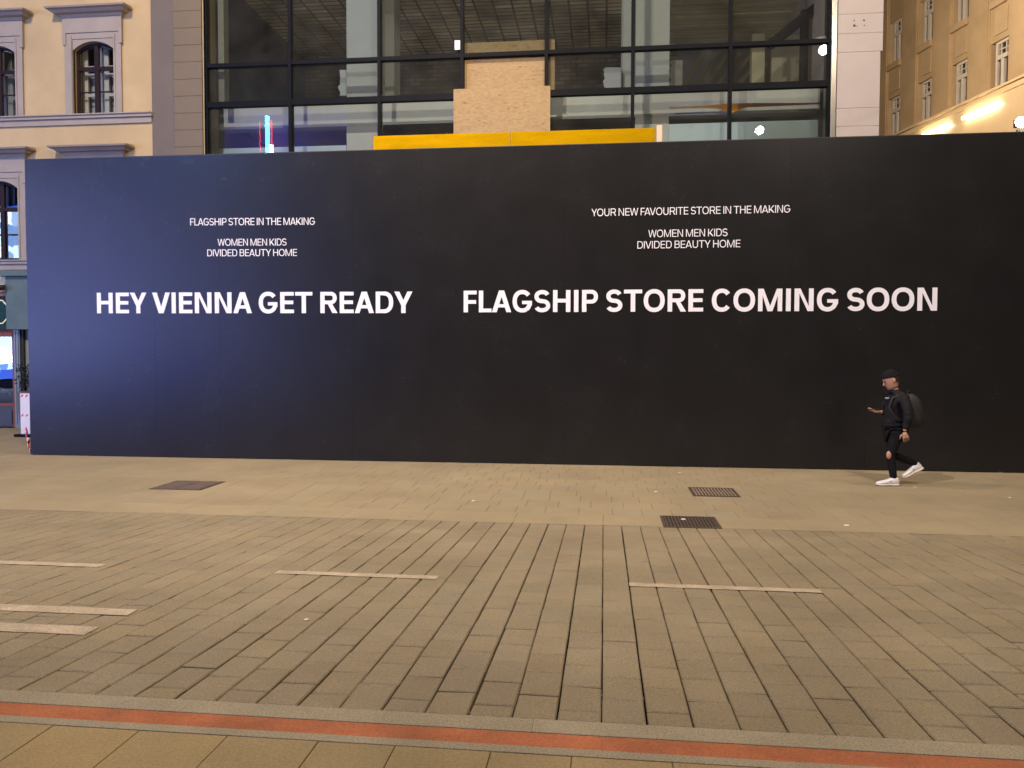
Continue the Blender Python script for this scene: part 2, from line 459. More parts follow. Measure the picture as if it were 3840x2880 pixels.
# ------------------------------------------------------------------ ground: one sheet to the horizon, paving laid on it
g = MB()
g.quad((-150, -80, -0.10), (150, -80, -0.10), (150, 3.2, -0.10), (-150, 3.2, -0.10))
g.quad((-150, 3.2, -0.10), (150, 3.2, -0.10), (150, 200, -0.10), (-150, 200, -0.10))
tag(g.build('ground', M['dirt']), kind='structure')


def add_tint(o, cols):
    at_ = o.data.color_attributes.new('tint', 'FLOAT_COLOR', 'CORNER')
    for p, c in zip(o.data.polygons, cols):
        for li in p.loop_indices: at_.data[li].color = (*c, 1)


def stones(name, m, rects, zf, thick, cham, jit=0.0015, tint=0.05):
    b = MB(); cols = []
    for (x0, x1, y0, y1, dark) in rects:
        dz = [random.uniform(-jit, jit) + random.uniform(-jit, jit) * 0.4 for _ in range(4)]
        P = [(x0, y0), (x1, y0), (x1, y1), (x0, y1)]
        c = cham * random.uniform(0.8, 1.3)
        I = [(x0 + c, y0 + c), (x1 - c, y0 + c), (x1 - c, y1 - c), (x0 + c, y1 - c)]
        vs = [(x, y, zf(y) + dz[i]) for i, (x, y) in enumerate(I)]
        vs += [(x, y, zf(y) + dz[i] - c * 0.9) for i, (x, y) in enumerate(P)]
        vs += [(x, y, zf(y) - thick) for i, (x, y) in enumerate(P)]
        fs = [(0, 1, 2, 3)]
        for i in range(4):
            j = (i + 1) % 4
            fs.append((4 + i, 4 + j, j, i)); fs.append((8 + i, 8 + j, 4 + j, 4 + i))
        b.add(vs, fs)
        k = (1 + random.gauss(0, tint * 0.55)) * dark; h = random.gauss(0, 0.012)
        cols += [(k * (1 + h), k, k * (1 - h * 1.5))] * 9
    o = b.build(name, m, fix=False)
    add_tint(o, cols)
    return o


rects = []
Y0, Y1 = 3.478, 8.737
for c in range(-75, 62):
    xa, xb = c * 0.2, (c + 1) * 0.2
    y = Y0 + 0.004
    first = 0.15 if c % 2 else 0.30
    first += random.uniform(-0.03, 0.03)
    gl_, gr_ = random.uniform(0.0025, 0.0055), random.uniform(0.0025, 0.0055)
    if xa < -2.4: gl_ *= .6; gr_ *= .6
    n = 0
    while y < Y1 - 0.02:
        ln = first if n == 0 else 0.30 + random.uniform(-0.006, 0.006)
        y2 = min(y + ln, Y1)
        if Y1 - y2 < 0.06: y2 = Y1
        wob = random.uniform(-0.0012, 0.0012)
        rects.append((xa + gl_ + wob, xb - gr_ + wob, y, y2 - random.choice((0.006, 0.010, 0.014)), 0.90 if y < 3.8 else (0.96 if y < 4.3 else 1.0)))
        y = y2; n += 1
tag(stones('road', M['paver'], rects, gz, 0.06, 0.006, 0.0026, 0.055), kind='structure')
b = MB()
b.quad((-15, Y0, gz(Y0) - 0.035), (12.6, Y0, gz(Y0) - 0.035), (12.6, Y1, gz(Y1 - 0.001) - 0.035), (-15, Y1, gz(Y1 - 0.001) - 0.035))
tag(b.build('road_bed', M['joint']), kind='structure')
b = MB(); b.quad((-15, 4.5, gz(4.5) - .009), (-2.45, 4.5, gz(4.5) - .009), (-2.1, Y1, gz(Y1 - .001) - .009), (-15, Y1, gz(Y1 - .001) - .009))
tag(b.build('joint_filling', mat('joint_filling', (0.13, 0.105, 0.065), 0.95, 0.35, 5)), kind='structure')

rects = []
y = 9.312
while y < 18.2:
    dep = 0.40 if y < 11.0 else 0.30
    x = -15 + random.uniform(0, 0.3)
    while x < 13:
        ww = random.choice((0.35, 0.40, 0.40)) if y < 11.0 else random.choice((0.28, 0.30))
        rects.append((x + 0.0018, x + ww - 0.0018, y + 0.0018, y + dep - 0.0018, 1.0 if y < 11.0 else 1.04))
        x += ww
    y += dep
tag(stones('pavement', M['slab'], rects, lambda q: 0.0, 0.05, 0.002, 0.0008, 0.028), kind='structure')
tag(MB().quad((-15, 9.3, -0.006), (13, 9.3, -0.006), (13, 18.3, -0.006), (-15, 18.3, -0.006)).build('pavement_bed', M['mortar']), kind='structure')
# gutter strip between road and pavement
b = MB(); x = -15
while x < 13:
    b.box(x + 0.001, x + 0.999, 8.742, 9.308, -0.08, 0.001); x += 1.0
tag(b.build('gutter', M['channel'], bevel=0.003), kind='structure')
# kerb strips and the red strip on the near side
b = MB(); x = -15.3
while x < 13:
    b.box(x + 0.0005, x + 2.9995, 3.352, 3.474, 0.1, 0.256); b.box(x + 1.2005, x + 4.1995, 3.172, 3.229, 0.1, 0.254); x += 3.0
tag(b.build('kerb', M['granite'], bevel=0.0012), kind='structure')
b = MB(); x = -15
while x < 13:
    b.box(x + 0.0002, x + 0.5998, 3.231, 3.350, 0.1, 0.2525); x += 0.6
tag(b.build('red_paving_strip', M['red'], bevel=0.0006), kind='structure')
rects = []
for row in range(8):
    y2 = 3.168 - row * 0.5; x = -15 + random.uniform(0, 0.4)
    if row == 0: x = -15.07
    while x < 13:
        ww = random.choice((0.33, 0.40, 0.40))
        rects.append((x + 0.002, x + ww - 0.002, y2 - 0.497, y2, 1.0)); x += ww
tag(stones('near_pavement', M['near_slab'], rects, lambda q: 0.252, 0.05, 0.002, 0.001, 0.04), kind='structure')
tag(MB().box(-15, 13, -0.9, 3.171, 0.05, 0.244).build('near_pavement_bed', M['mortar']), kind='structure')
tag(MB().box(-15, 13, -4.0, -0.95, 0.05, 0.25).build('far_side_pavement', M['near_slab']), kind='structure')


# painted road marks
def mark(name, x0, x1, y0, y1, label, skew=0.0, group=None):
    b = MB(); n = max(2, int((x1 - x0) / 0.1))
    top = []; bot = []
    for i in range(n + 1):
        f = i / n; x = x0 + (x1 - x0) * f
        bot.append((x - (skew if i == n else 0), y0 + random.uniform(-.006, .004))); top.append((x, y1 + random.uniform(-.004, .004)))
    vs = [(p[0], p[1], gz(p[1]) + 0.0045) for p in bot + top]
    b.add(vs, [(i, i + 1, n + 1 + i + 1, n + 1 + i) for i in range(n)])
    o = b.build(name, M['paint'])
    return tag(o, label, 'road marking', group)


G = 'thin dashes of the painted line along the road'
mark('road_marking', -5.45, -4.08, 5.99, 6.10, 'thin pale painted dash at the left end of the dashed road line', group=G)
mark('road_marking', -2.59, -1.28, 5.99, 6.10, 'thin pale painted dash in the middle of the dashed road line', group=G)
mark('road_marking', 0.20, 1.60, 5.99, 6.10, 'thin pale painted dash at the right, crossing the dark paver joints', group=G)
for (pts, lab) in (((2288, 2311, 517, 476), 'broad white painted bar farther from the red strip'), ((2353, 2383, 373, 317), 'broad white painted bar nearer to the red strip')):
    a = gnd(pts[2], pts[0]); c = gnd(pts[3], pts[1])
    mark('road_marking', -6.5, a.x, c.y, a.y, lab, a.x - c.x, 'broad white bars painted on the road')


# ------------------------------------------------------------------ drain covers
def grate(corners, label, nb, worn):
    P = [gnd(*c) for c in corners]
    x0 = (P[0].x + P[3].x) / 2; x1 = (P[1].x + P[2].x) / 2; y1 = (P[0].y + P[1].y) / 2; y0 = (P[2].y + P[3].y) / 2
    z = 0.003
    t = thing('drain_grate', ((x0 + x1) / 2, (y0 + y1) / 2, 0), label, 'drain', 'iron drain covers in the pavement')
    MB().box(x0, x1, y0, y1, -0.03, z).build('pit', M['pit'], t)  # flat dark plate coloured as the pit's shade, no hole cut
    f = MB(); e = 0.022; h = z + 0.008
    f.box(x0 - .01, x1 + .01, y0 - .01, y0 + e, z - .02, h); f.box(x0 - .01, x1 + .01, y1 - e, y1 + .01, z - .02, h)
    f.box(x0 - .01, x0 + e, y0 + e, y1 - e, z - .02, h); f.box(x1 - e, x1 + .01, y0 + e, y1 - e, z - .02, h)
    f.build('frame', M['iron'], t)
    s = MB(); n = nb; wv = (x1 - x0 - 2 * e) / n
    for i in range(n):
        xa = x0 + e + wv * (i + 0.28); s.box(xa, xa + wv * 0.5, y0 + e, y1 - e, z - .01, h - 0.002)
    ym = (y0 + y1) / 2
    s.box(x0 + e, x1 - e, ym - .008, ym + .008, z - 0.012, h - 0.004)
    s.build('bars', M['iron_worn'] if worn else M['iron'], t)
    return t


grate([(2480, 1937), (2680, 1942), (2703, 1984), (2490, 1977)], 'dark iron drain grate in the gutter strip, with a white scrap on it', 15, False)
grate([(2583, 1829), (2745, 1834), (2775, 1864), (2602, 1861)], 'worn pale iron drain grate on the slabs, nearer to the hoarding', 13, True)
P = [gnd(*c) for c in [(653, 1803), (845, 1805.6), (754, 1840), (569, 1834)]]
x0 = (P[0].x + P[3].x) / 2; x1 = (P[1].x + P[2].x) / 2; y1 = (P[0].y + P[1].y) / 2; y0 = (P[2].y + P[3].y) / 2
t = thing('manhole_cover', ((x0 + x1) / 2, (y0 + y1) / 2, 0), 'square dark manhole cover alone on the slabs at the left', 'manhole cover')
MB().box(x0, x1, y0, y1, -0.03, 0.004).build('frame', M['iron'], t)
b = MB()
for i in range(2):
    xa = x0 + .03 + i * (x1 - x0 - .06) / 2
    b.box(xa + .006, xa + (x1 - x0 - .06) / 2 - .006, y0 + .03, y1 - .03, 0.0, 0.009)
for i in range(7):
    for j in range(9):
        xa = x0 + .09 + i * (x1 - x0 - .2) / 6; ya = y0 + .09 + j * (y1 - y0 - .2) / 8
        b.box(xa, xa + .03, ya, ya + .012, .009, .0125)
b.build('lid', mat('manhole_iron', (0.115, 0.085, 0.07), 0.6, 0.25, 5, 0.3, 60), t)

# ------------------------------------------------------------------ hoarding
HT = 5.36
hx0 = at(105, 1150, YH).x
H = thing('hoarding', (hx0, YH, 0), 'long black construction hoarding with white lettering, in front of the glass building', 'hoarding')
b = MB(); x = hx0; i = 0
while x < 8.2:
    wv = 1.22
    dy = random.uniform(-0.001, 0.001); tl = random.uniform(-0.002, 0.002); tb = random.uniform(-0.002, 0.002)
    z1 = HT - 0.003
    b.add([(x + .0005, YH + dy, 0.012), (x + wv - .0005, YH + dy + tb, 0.012), (x + wv - .0005, YH + dy + tl, z1), (x + .0005, YH + dy + tl * .5, z1),
           (x + .0005, YH + .03, 0.012), (x + wv - .0005, YH + .03, 0.012), (x + wv - .0005, YH + .03, z1), (x + .0005, YH + .03, z1)],
          [(0, 1, 2, 3), (5, 4, 7, 6), (4, 0, 3, 7), (1, 5, 6, 2), (3, 2, 6, 7), (4, 5, 1, 0)])
    x += wv
hx1 = x
b.build('panel', M['hoarding'], H)
MB().box(hx0 + .03, hx1, YH + .032, YH + .09, 0.0, HT - .02).build('backing', M['hoard_edge'], H)
MB().box(hx0 - .02, hx1, YH + .004, YH + .13, HT, HT + .012).build('top_cap', M['hoard_edge'], H)
MB().box(hx0 - .012, hx0 - .002, YH + .006, YF - .35, 0.01, HT - .004).build('side_panel', M['hoarding'], H)
b = MB()
for k in range(9):
    xx = hx0 + .6 + k * 2.1
    b.box(xx, xx + .1, YH + .092, YH + .19, 0, HT - .1); b.bar((xx + .05, YH + .19, HT - .9), (xx + .05, YH + 2.2, 0.05), .1)
b.build('strut', M['timber'], H)


def stroke(pts, t, closed=False):
    n = len(pts); L = []; Rr = []
    for i in range(n):
        p0 = pts[(i - 1) % n] if (closed or i > 0) else pts[i]; p1 = pts[(i + 1) % n] if (closed or i < n - 1) else pts[i]
        dx, dy = p1[0] - p0[0], p1[1] - p0[1]; l = math.hypot(dx, dy); nx, ny = -dy / l * t / 2, dx / l * t / 2
        L.append((pts[i][0] + nx, pts[i][1] + ny)); Rr.append((pts[i][0] - nx, pts[i][1] - ny))
    return [[L[i], L[(i + 1) % n], Rr[(i + 1) % n], Rr[i]] for i in range(n if closed else n - 1)]


def sarc(cx, cy, rx, ry, a0, a1, n=22, e=0.90):
    out = []
    for k in range(n + 1):
        a = R(a0 + (a1 - a0) * k / n); c, q = math.cos(a), math.sin(a)
        out.append((cx + rx * math.copysign(abs(c) ** e, c), cy + ry * math.copysign(abs(q) ** e, q)))
    return out


def glyph(ch, t):
    """width and convex outlines of one capital of a plain grotesque, cap height 1, stem t"""
    th = t * 0.86; B = lambda x0, x1, y0, y1: [(x0, y0), (x1, y0), (x1, y1), (x0, y1)]
    D = lambda xa, xb, w: [(xa, 0), (xa + w, 0), (xb + w, 1), (xb, 1)]
    if ch == 'H': w = 0.78; return w, [B(0, t, 0, 1), B(w - t, w, 0, 1), B(t, w - t, .52 - th / 2, .52 + th / 2)]
    if ch == 'E': w = 0.64; return w, [B(0, t, 0, 1), B(t, w, 0, th), B(t, w, 1 - th, 1), B(t, w - .03, .51 - th / 2, .51 + th / 2)]
    if ch == 'F': w = 0.60; return w, [B(0, t, 0, 1), B(t, w, 1 - th, 1), B(t, w - .03, .48 - th / 2, .48 + th / 2)]
    if ch == 'L': w = 0.58; return w, [B(0, t, 0, 1), B(t, w, 0, th)]
    if ch == 'I': return t, [B(0, t, 0, 1)]
    if ch == 'T': w = 0.80; return w, [B(0, w, 1 - th, 1), B(w / 2 - t / 2, w / 2 + t / 2, 0, 1 - th)]
    if ch == 'Y':
        w = 0.82; c = w / 2; d = t * 1.13; return w, [B(c - t / 2, c + t / 2, 0, .42), [(c - t / 2, .36), (c + t / 2 - .02, .42), (d, 1), (0, 1)], [(c - t / 2 + .02, .42), (c + t / 2, .36), (w, 1), (w - d, 1)]]
    if ch == 'V': w = 0.86; c = w / 2; d = t * 1.1; return w, [[(c - d / 2 - .01, 0), (c + d / 2 - .02, 0), (d, 1), (0, 1)], [(c - d / 2 + .02, 0), (c + d / 2 + .01, 0), (w, 1), (w - d, 1)]]
    if ch == 'A': w = 0.88; c = w / 2; d = t * 1.1; return w, [[(0, 0), (d, 0), (c + d / 2 - .02, 1), (c - d / 2 - .01, 1)], [(w - d, 0), (w, 0), (c + d / 2 + .01, 1), (c - d / 2 + .02, 1)], B(d * .72 + .05, w - d * .72 - .05, .22, .22 + th * .9)]
    if ch == 'N': w = 0.80; d = t * 1.22; return w, [B(0, t, 0, 1), B(w - t, w, 0, 1), [(w - d, 0), (w - t * .5, 0), (d, 1), (t * .5, 1)]]
    if ch == 'M': w = 1.02; c = w / 2; d = t * 1.05; return w, [B(0, t * .95, 0, 1), B(w - t * .95, w, 0, 1), [(c - d / 2, .0), (c + d / 2 - .02, .0), (d + .02, 1), (t * .5, 1)], [(c - d / 2 + .02, .0), (c + d / 2, .0), (w - t * .5, 1), (w - d - .02, 1)]]
    if ch == 'W':
        w = 1.22; d = t * 1.03; q = w / 4 + .01; c = w / 2
        return w, [[(q - d / 2, 0), (q + d / 2 - .02, 0), (d, 1), (0, 1)], [(q - d / 2 + .02, 0), (q + d / 2, 0), (c + d / 2 - .01, 1), (c - d / 2, 1)], [(w - q - d / 2, 0), (w - q + d / 2 - .02, 0), (c + d / 2, 1), (c - d / 2 + .01, 1)], [(w - q - d / 2 + .02, 0), (w - q + d / 2, 0), (w, 1), (w - d, 1)]]
    if ch == 'K': w = 0.80; d = t * 1.28; return w, [B(0, t, 0, 1), [(t, .30), (t, .30 + d * .90), (w - d - .02, 1), (w - .02, 1)], [(w - d, 0), (w, 0), (t + d * 1.05, .62), (t + d * .40, .44)]]
    h = t / 2
    if ch == 'O': w = 0.93; return w, stroke(sarc(w / 2, .5, w / 2 - h, .515 - h * .93, 0, 360)[:-1], t * .97, True)
    if ch == 'C': w = 0.86; return w, stroke(sarc(w / 2 + .01, .5, w / 2 - h, .515 - h * .93, 38, 322), t * .97)
    if ch == 'G':
        w = 0.89; return w, stroke(sarc(w / 2 + .01, .5, w / 2 - h, .515 - h * .93, 38, 300), t * .97) + stroke(sarc(w / 2 + .01, .5, w / 2 - h, .515 - h * .93, 300, 352, 6), t * .97) + [B(w - t * 1.0 + .0, w + .005, .30, .52), B(w * .50, w + .005, .52 - th * .9, .52)]
    if ch == 'U': w = 0.76; return w, stroke([(h, 1), (h, .7), (h, .45)] + sarc(w / 2, .36, w / 2 - h, .375 - h * .93, 180, 360) + [(w - h, .45), (w - h, .7), (w - h, 1)], t)
    if ch == 'S':
        w = 0.74; rx = w / 2 - h; ry = (1.03 - t) / 4; c = .5
        p = sarc(w / 2, c + ry, rx * .95, ry, 22, 250, 20, .95) + sarc(w / 2, c - ry, rx, ry, 70, -158, 20, .95); return w, stroke(p, t * .95)
    def bowl(x1, y0, y1, n=16):
        r = (y1 - y0) / 2 - th / 2; cy = (y0 + y1) / 2; xc = x1 - h - r * .95
        return [[(t * .9, y0), (xc, y0), (xc, y0 + th), (t * .9, y0 + th)], [(t * .9, y1 - th), (xc, y1 - th), (xc, y1), (t * .9, y1)]] + stroke(sarc(xc, cy, r * .95, r, -90, 90, n, .92), th * 1.05)
    if ch == 'D': w = 0.80; r = .5 - th / 2; xc = .36; return w, [B(0, t, 0, 1), B(t, xc, 0, th), B(t, xc, 1 - th, 1)] + stroke(sarc(xc, .5, w - h - xc, r, -90, 90, 18, .85), t * .95)
    if ch == 'P': w = 0.72; return w, [B(0, t, 0, 1)] + bowl(w, .38, 1)
    if ch == 'R': w = 0.79; return w, [B(0, t, 0, 1)] + bowl(w - .02, .42, 1) + [[(w - t * 1.16, 0), (w + .01, 0), (w * .66, .47), (w * .66 - t * .98, .47)]]
    if ch == 'B': w = 0.73; return w, [B(0, t, 0, 1)] + bowl(w - .03, .48, 1) + bowl(w, 0, .48 + th)
    return .24, []


def lettering(txt, pL, pR, capL, t, gap):
    x = 0; items = []
    LS = dict(O=.045, C=.045, G=.045, S=.04, A=.005, V=.005, W=.005, Y=.005, T=.02)
    RS = dict(O=.045, G=.055, D=.045, E=.045, F=.02, L=.015, C=.03, S=.04, P=.03, R=.03, B=.045, K=.01, A=.005, V=.005, W=.005, Y=.005, T=.02)
    kern = {('A', 'Y'): -.06, ('A', 'U'): .02, ('F', 'A'): -.08, ('A', 'V'): -.10, ('Y', 'O'): -.03, ('T', 'Y'): .01}
    for i, ch in enumerate(txt):
        if ch == ' ': x += .27; continue
        w_, ps_ = glyph(ch, t)
        if i: x += kern.get((txt[i - 1], ch), 0) + (LS.get(ch, .08)) * gap
        items.append((x, ps_)); x += w_; end = x; x += RS.get(ch, .08) * gap
    tot = end
    A = at(*pL, YH); Bp = at(*pR, YH); T = at(pL[0], pL[1] - capL, YH)
    sx = (Bp.x - A.x) / tot; sz = T.z - A.z; sh = (Bp.z - A.z) / (Bp.x - A.x)
    mb = MB()
    for x0, ps_ in items:
        for j, poly in enumerate(ps_):
            P_ = [(A.x + (x0 + u) * sx, A.z + v * sz + (x0 + u) * sx * sh) for u, v in poly]
            mb.prism(P_, YH - .0075 - .00025 * (j % 7), YH + .004)
    o = mb.build('lettering', M['letters'], H)
    o['label'] = 'white words reading ' + txt
    return o


lettering('HEY VIENNA GET READY', (365, 1175), (1547, 1174), 77, 0.198, 1.0)
lettering('FLAGSHIP STORE COMING SOON', (1739, 1171.4), (3513, 1165), 81, 0.198, 1.0)
lettering('FLAGSHIP STORE IN THE MAKING', (714, 845.5), (1181, 843), 26.5, 0.115, 1.15)
lettering('WOMEN MEN KIDS', (817, 921.6), (1075, 920.5), 25.5, 0.115, 1.15)
lettering('DIVIDED BEAUTY HOME', (778, 961.3), (1114, 959.8), 25.5, 0.115, 1.15)
lettering('YOUR NEW FAVOURITE STORE IN THE MAKING', (2218, 811), (2963, 797), 27.5, 0.115, 1.15)
lettering('WOMEN MEN KIDS', (2431, 890), (2728, 885), 27.5, 0.115, 1.15)
lettering('DIVIDED BEAUTY HOME', (2390, 932.5), (2776, 927), 27.5, 0.115, 1.15)


# ------------------------------------------------------------------ yellow town house at the left
def panel_with_holes(mb, x0, x1, z0, z1, y, holes, depth):
    xs = sorted({x0, x1, *[h[0] for h in holes], *[h[1] for h in holes]}); zs = sorted({z0, z1, *[h[2] for h in holes], *[h[3] for h in holes]})
    xs = [q for q in xs if x0 <= q <= x1]; zs = [q for q in zs if z0 <= q <= z1]
    for i in range(len(xs) - 1):
        for j in range(len(zs) - 1):
            cx, cz = (xs[i] + xs[i + 1]) / 2, (zs[j] + zs[j + 1]) / 2
            if any(h[0] < cx < h[1] and h[2] < cz < h[3] for h in holes): continue
            mb.quad((xs[i], y, zs[j]), (xs[i + 1], y, zs[j]), (xs[i + 1], y, zs[j + 1]), (xs[i], y, zs[j + 1]))
    for (a, b_, c, d) in holes:
        mb.quad((a, y, c), (a, y, d), (a, y + depth, d), (a, y + depth, c)); mb.quad((b_, y, d), (b_, y, c), (b_, y + depth, c), (b_, y + depth, d))
        mb.quad((a, y, c), (a, y + depth, c), (b_, y + depth, c), (b_, y, c)); mb.quad((a, y, d), (b_, y, d), (b_, y + depth, d), (a, y + depth, d))


hx = at(570, 300, YF).x                       # right edge of the yellow wall
house = thing('town_house', (hx - 6, YF, 0), 'old yellow plastered house with arched windows and a shop, left of the glass building', 'building')
wc = at(354, 300, YF).x; ww = (at(430, 300, YF).x - at(277, 300, YF).x) / 2
per = (at(479, 50, YF).x - at(108, 62, YF).x)
zb_u = at(353, 430, YF).z; zs_u = at(353, 188, YF).z; za_u = at(353, 156, YF).z
zb_l = at(20, 976, YF).z; zs_l = at(55, 709, YF).z; za_l = zs_l + (za_u - zs_u)
print('storey', zb_u - zb_l, 'win', wc, ww, per, zb_u, zs_u, za_u, zb_l, zs_l)
cols = [wc, wc - per, wc - 2 * per, wc - 3 * per]
holes = []
for c in cols:
    for (zb, zs) in ((zb_u, za_u), (zb_l, za_l)): holes.append((c - ww, c + ww, zb, zs))
hz = zb_u + (zb_u - zb_l)
for c in cols: holes.append((c - ww, c + ww, hz, hz + za_u - zb_u))
zshop = at(30, 1035, YF).z
b = MB()
panel_with_holes(b, hx - 14, hx, zshop, 17.5, YF, holes, 0.28)
b.quad((hx, YF, 0), (hx, YF + 8, 0), (hx, YF + 8, 17.5), (hx, YF, 17.5))
b.build('wall', M['yellow_wall'], house)


def arc(c, w_, zs, za, n=10):                 # points of a segmental arch from right to left
    rise = za - zs; Rr = (w_ * w_ + rise * rise) / (2 * rise); a0 = math.asin(w_ / Rr)
    return [(c + Rr * math.sin(a), za - Rr + Rr * math.cos(a)) for a in [a0 - 2 * a0 * k / n for k in range(n + 1)]]


def house_window(c, zb, zs, za, gl, lit=None):
    y = YF
    # spandrel above the arch
    pts = arc(c, ww, zs, za)
    b = MB()
    for k in range(len(pts) - 1):
        (xa, z_a), (xb, z_b) = pts[k], pts[k + 1]
        b.add([(xb, y - .03, z_b), (xa, y - .03, z_a), (xa, y - .03, za + .06), (xb, y - .03, za + .06),
               (xb, y + .2, z_b), (xa, y + .2, z_a), (xa, y + .2, za + .06), (xb, y + .2, za + .06)],
              [(0, 1, 2, 3), (0, 4, 5, 1)])
    # architrave: side strips, frieze, stepped fillets
    o = .20; top = za + .56
    b.box(c - ww - o, c - ww, y - .05, y + .05, zb, top); b.box(c + ww, c + ww + o, y - .05, y + .05, zb, top)
    b.box(c - ww, c + ww, y - .05, y + .05, za + .06, top)
    b.box(c - ww - o - .035, c - ww - o + .05, y - .075, y + .05, zs + .12, top); b.box(c + ww + o - .05, c + ww + o + .035, y - .075, y + .05, zs + .12, top)
    b.box(c - ww - o + .05, c + ww + o - .05, y - .075, y - .05, za + .20, top)
    b.box(c - ww - .05, c - ww - .012, y - .068, y - .05, zb, za + .14); b.box(c + ww + .012, c + ww + .05, y - .068, y - .05, zb, za + .14)
    wnd = b.build('window', M['stucco'], house)
    # hood: moulded cornice, wider towards the top
    hd = MB(); z = top
    prof = [(0.0, .03, .09), (.06, .06, .10), (.07, .16, .05), (.13, .22, .05), (.135, .30, .0), (.17, .32, .0)]
    rings = []
    for (dz, out, _) in prof:
        xo = ww + o + .02 + out * .85
        rings.append([(c - xo, y - .06 - out, z + dz), (c + xo, y - .06 - out, z + dz), (c + xo, y + .02, z + dz), (c - xo, y + .02, z + dz)])
    xo = ww + o + .25
    rings.append([(c - xo, y - .28, z + .20), (c + xo, y - .28, z + .20), (c + xo, y + .02, z + .24), (c - xo, y + .02, z + .24)])
    hd.loft(rings).build('hood', M['stucco'], wnd)
    # dark outer frame following the arch
    fw = .065; fr = MB(); yf = y + .10
    out_ = [(c - ww, zb), (c + ww, zb)] + pts; inn = [(c - ww + fw, zb + fw), (c + ww - fw, zb + fw)] + arc(c, ww - fw, zs - .01, za - fw)
    n = len(out_)
    vs = [(p[0], yf, p[1]) for p in out_] + [(p[0], yf, p[1]) for p in inn] + [(p[0], yf + .07, p[1]) for p in inn]
    fs = []
    for k in range(n):
        j = (k + 1) % n
        fs += [(k, j, n + j, n + k), (n + k, n + j, 2 * n + j, 2 * n + k)]
    fr.add(vs, fs)
    zt = zb + (za - zb) * .65
    fr.box(c - .055, c + .055, yf - .012, yf + .06, zb + fw, za - .03); fr.box(c - ww + fw, c + ww - fw, yf - .008, yf + .06, zt - .045, zt + .045)
    zg = zb + (zt - zb) * .51
    fr.box(c - ww + fw, c + ww - fw, yf + .012, yf + .04, zg - .016, zg + .016)
    fr.build('frame', M['brown'], wnd)
    MB().quad((c - ww + .02, yf + .045, zb + .02), (c + ww - .02, yf + .045, zb + .02), (c + ww - .02, yf + .045, za - .01), (c - ww + .02, yf + .045, za - .01)).build('pane', gl, wnd)
    # white inner casement and net curtain
    iw = MB(); yi = yf + .24
    for s in (-1, 1):
        xa, xb = (c - ww, c - .02) if s < 0 else (c + .02, c + ww)
        iw.box(xa, xa + .13, yi, yi + .05, zb, za); iw.box(xb - .13, xb, yi, yi + .05, zb, za)
        for zz in (zb + .06, zg, zt - .06, zt + .12): iw.box(xa + .13, xb - .13, yi, yi + .05, zz - .035, zz + .035)
    iw.build('inner_casement', M['white_frame'], wnd)
    MB().box(c - ww, c + ww, yi + .16, yi + .17, zb, zt).build('curtain', M['curtain'], wnd)
    MB().box(c - ww - .3, c + ww + .3, yi + .9, yi + 1.0, zb - .3, za + .5).build('room', M['dark'], wnd)


for c in cols[:3]:
    house_window(c, zb_u, zs_u, za_u, M['win_glass'])
    house_window(c, zb_l, zs_l, za_l, M['bright_glass'])
# sill cornices
for (zt_, nm) in ((zb_u, 'sill_band'), (zb_l, 'sill_band')):
    b = MB()
    b.box(hx - 14, hx + .0, YF - .05, YF - .001, zt_ - .24, zt_ - .05); b.box(hx - 14, hx + .03, YF - .10, YF - .001, zt_ - .10, zt_ - .03); b.box(hx - 14, hx + .01, YF - .14, YF + .0, zt_ - .03, zt_ - .002)
    b.build(nm, M['stucco'], house)
# ground floor shop front
X = lambda px, py=1300: at(px, py, YF).x
Z = lambda py, px=50: at(px, py, YF).z
xr = X(300)
b = MB(); b.box(hx - 14, hx, YF + .25, YF + .4, 0, zshop); b.build('ground_floor_wall', M['greywall'], house)
b = MB(); b.box(X(50), xr, YF - .22, YF + .2, Z(1236), Z(1040)); b.build('teal_fascia', M['teal'], house)
MB().box(X(24), xr + .1, YF - .32, YF + .2, Z(1039), Z(1019)).build('fascia_ledge', M['teal'], house)
MB().box(hx - 14, X(49), YF - .1, YF + .22, Z(1085), Z(1020)).build('plaster_band', mat('cream_plaster', (0.68, 0.58, 0.33), 0.85, 0.1, 5), house)
lam = MB(); lam.tube([(X(45), YF - .1, Z(1070)), (X(45), YF - .28, Z(1076)), (X(48), YF - .34, Z(1084))], .03); lam.ball((X(46), YF - .34, Z(1082)), (.10, .12, .07))
lam.build('wall_lamp', M['blackwood'], house, smooth=True)
MB().box(hx - 14, X(45), YF - .16, YF + .2, Z(1098), Z(1086)).box(hx - 14, X(46), YF - .12, YF + .2, Z(1112), Z(1099)).build('shop_cornice', mat('red_cornice', (0.22, 0.085, 0.05), 0.6, 0.2, 8), house)
sg = MB().box(hx - 14, X(46), YF - .06, YF + .2, Z(1236), Z(1112)).build('sign_board', M['green'], house)
b = MB(); e = .03
xa, xb, za_, zb_ = X(-300), X(38), Z(1213), Z(1127); ct = .12
pts = [(xa, zb_), (xb - ct, zb_), (xb, zb_ - ct), (xb, za_ + ct), (xb - ct, za_), (xa, za_)]
for k in range(len(pts)):
    p, q = pts[k], pts[(k + 1) % len(pts)]
    b.bar((p[0], YF - .07, p[1]), (q[0], YF - .07, q[1]), .04, .03)
b.build('sign_border', M['gold'], sg)
dr = MB(); y = YF + .02
dr.box(X(43), X(57), y, y + .15, 0, Z(1236)); dr.box(hx - 14, X(43), y, y + .15, Z(1262), Z(1236)); dr.box(hx - 14, X(43), y, y + .15, Z(1523), Z(1513)); dr.box(X(-62), X(-48), y, y + .15, 0, Z(1236))
door = dr.build('shop_door', M['redwood'], house)
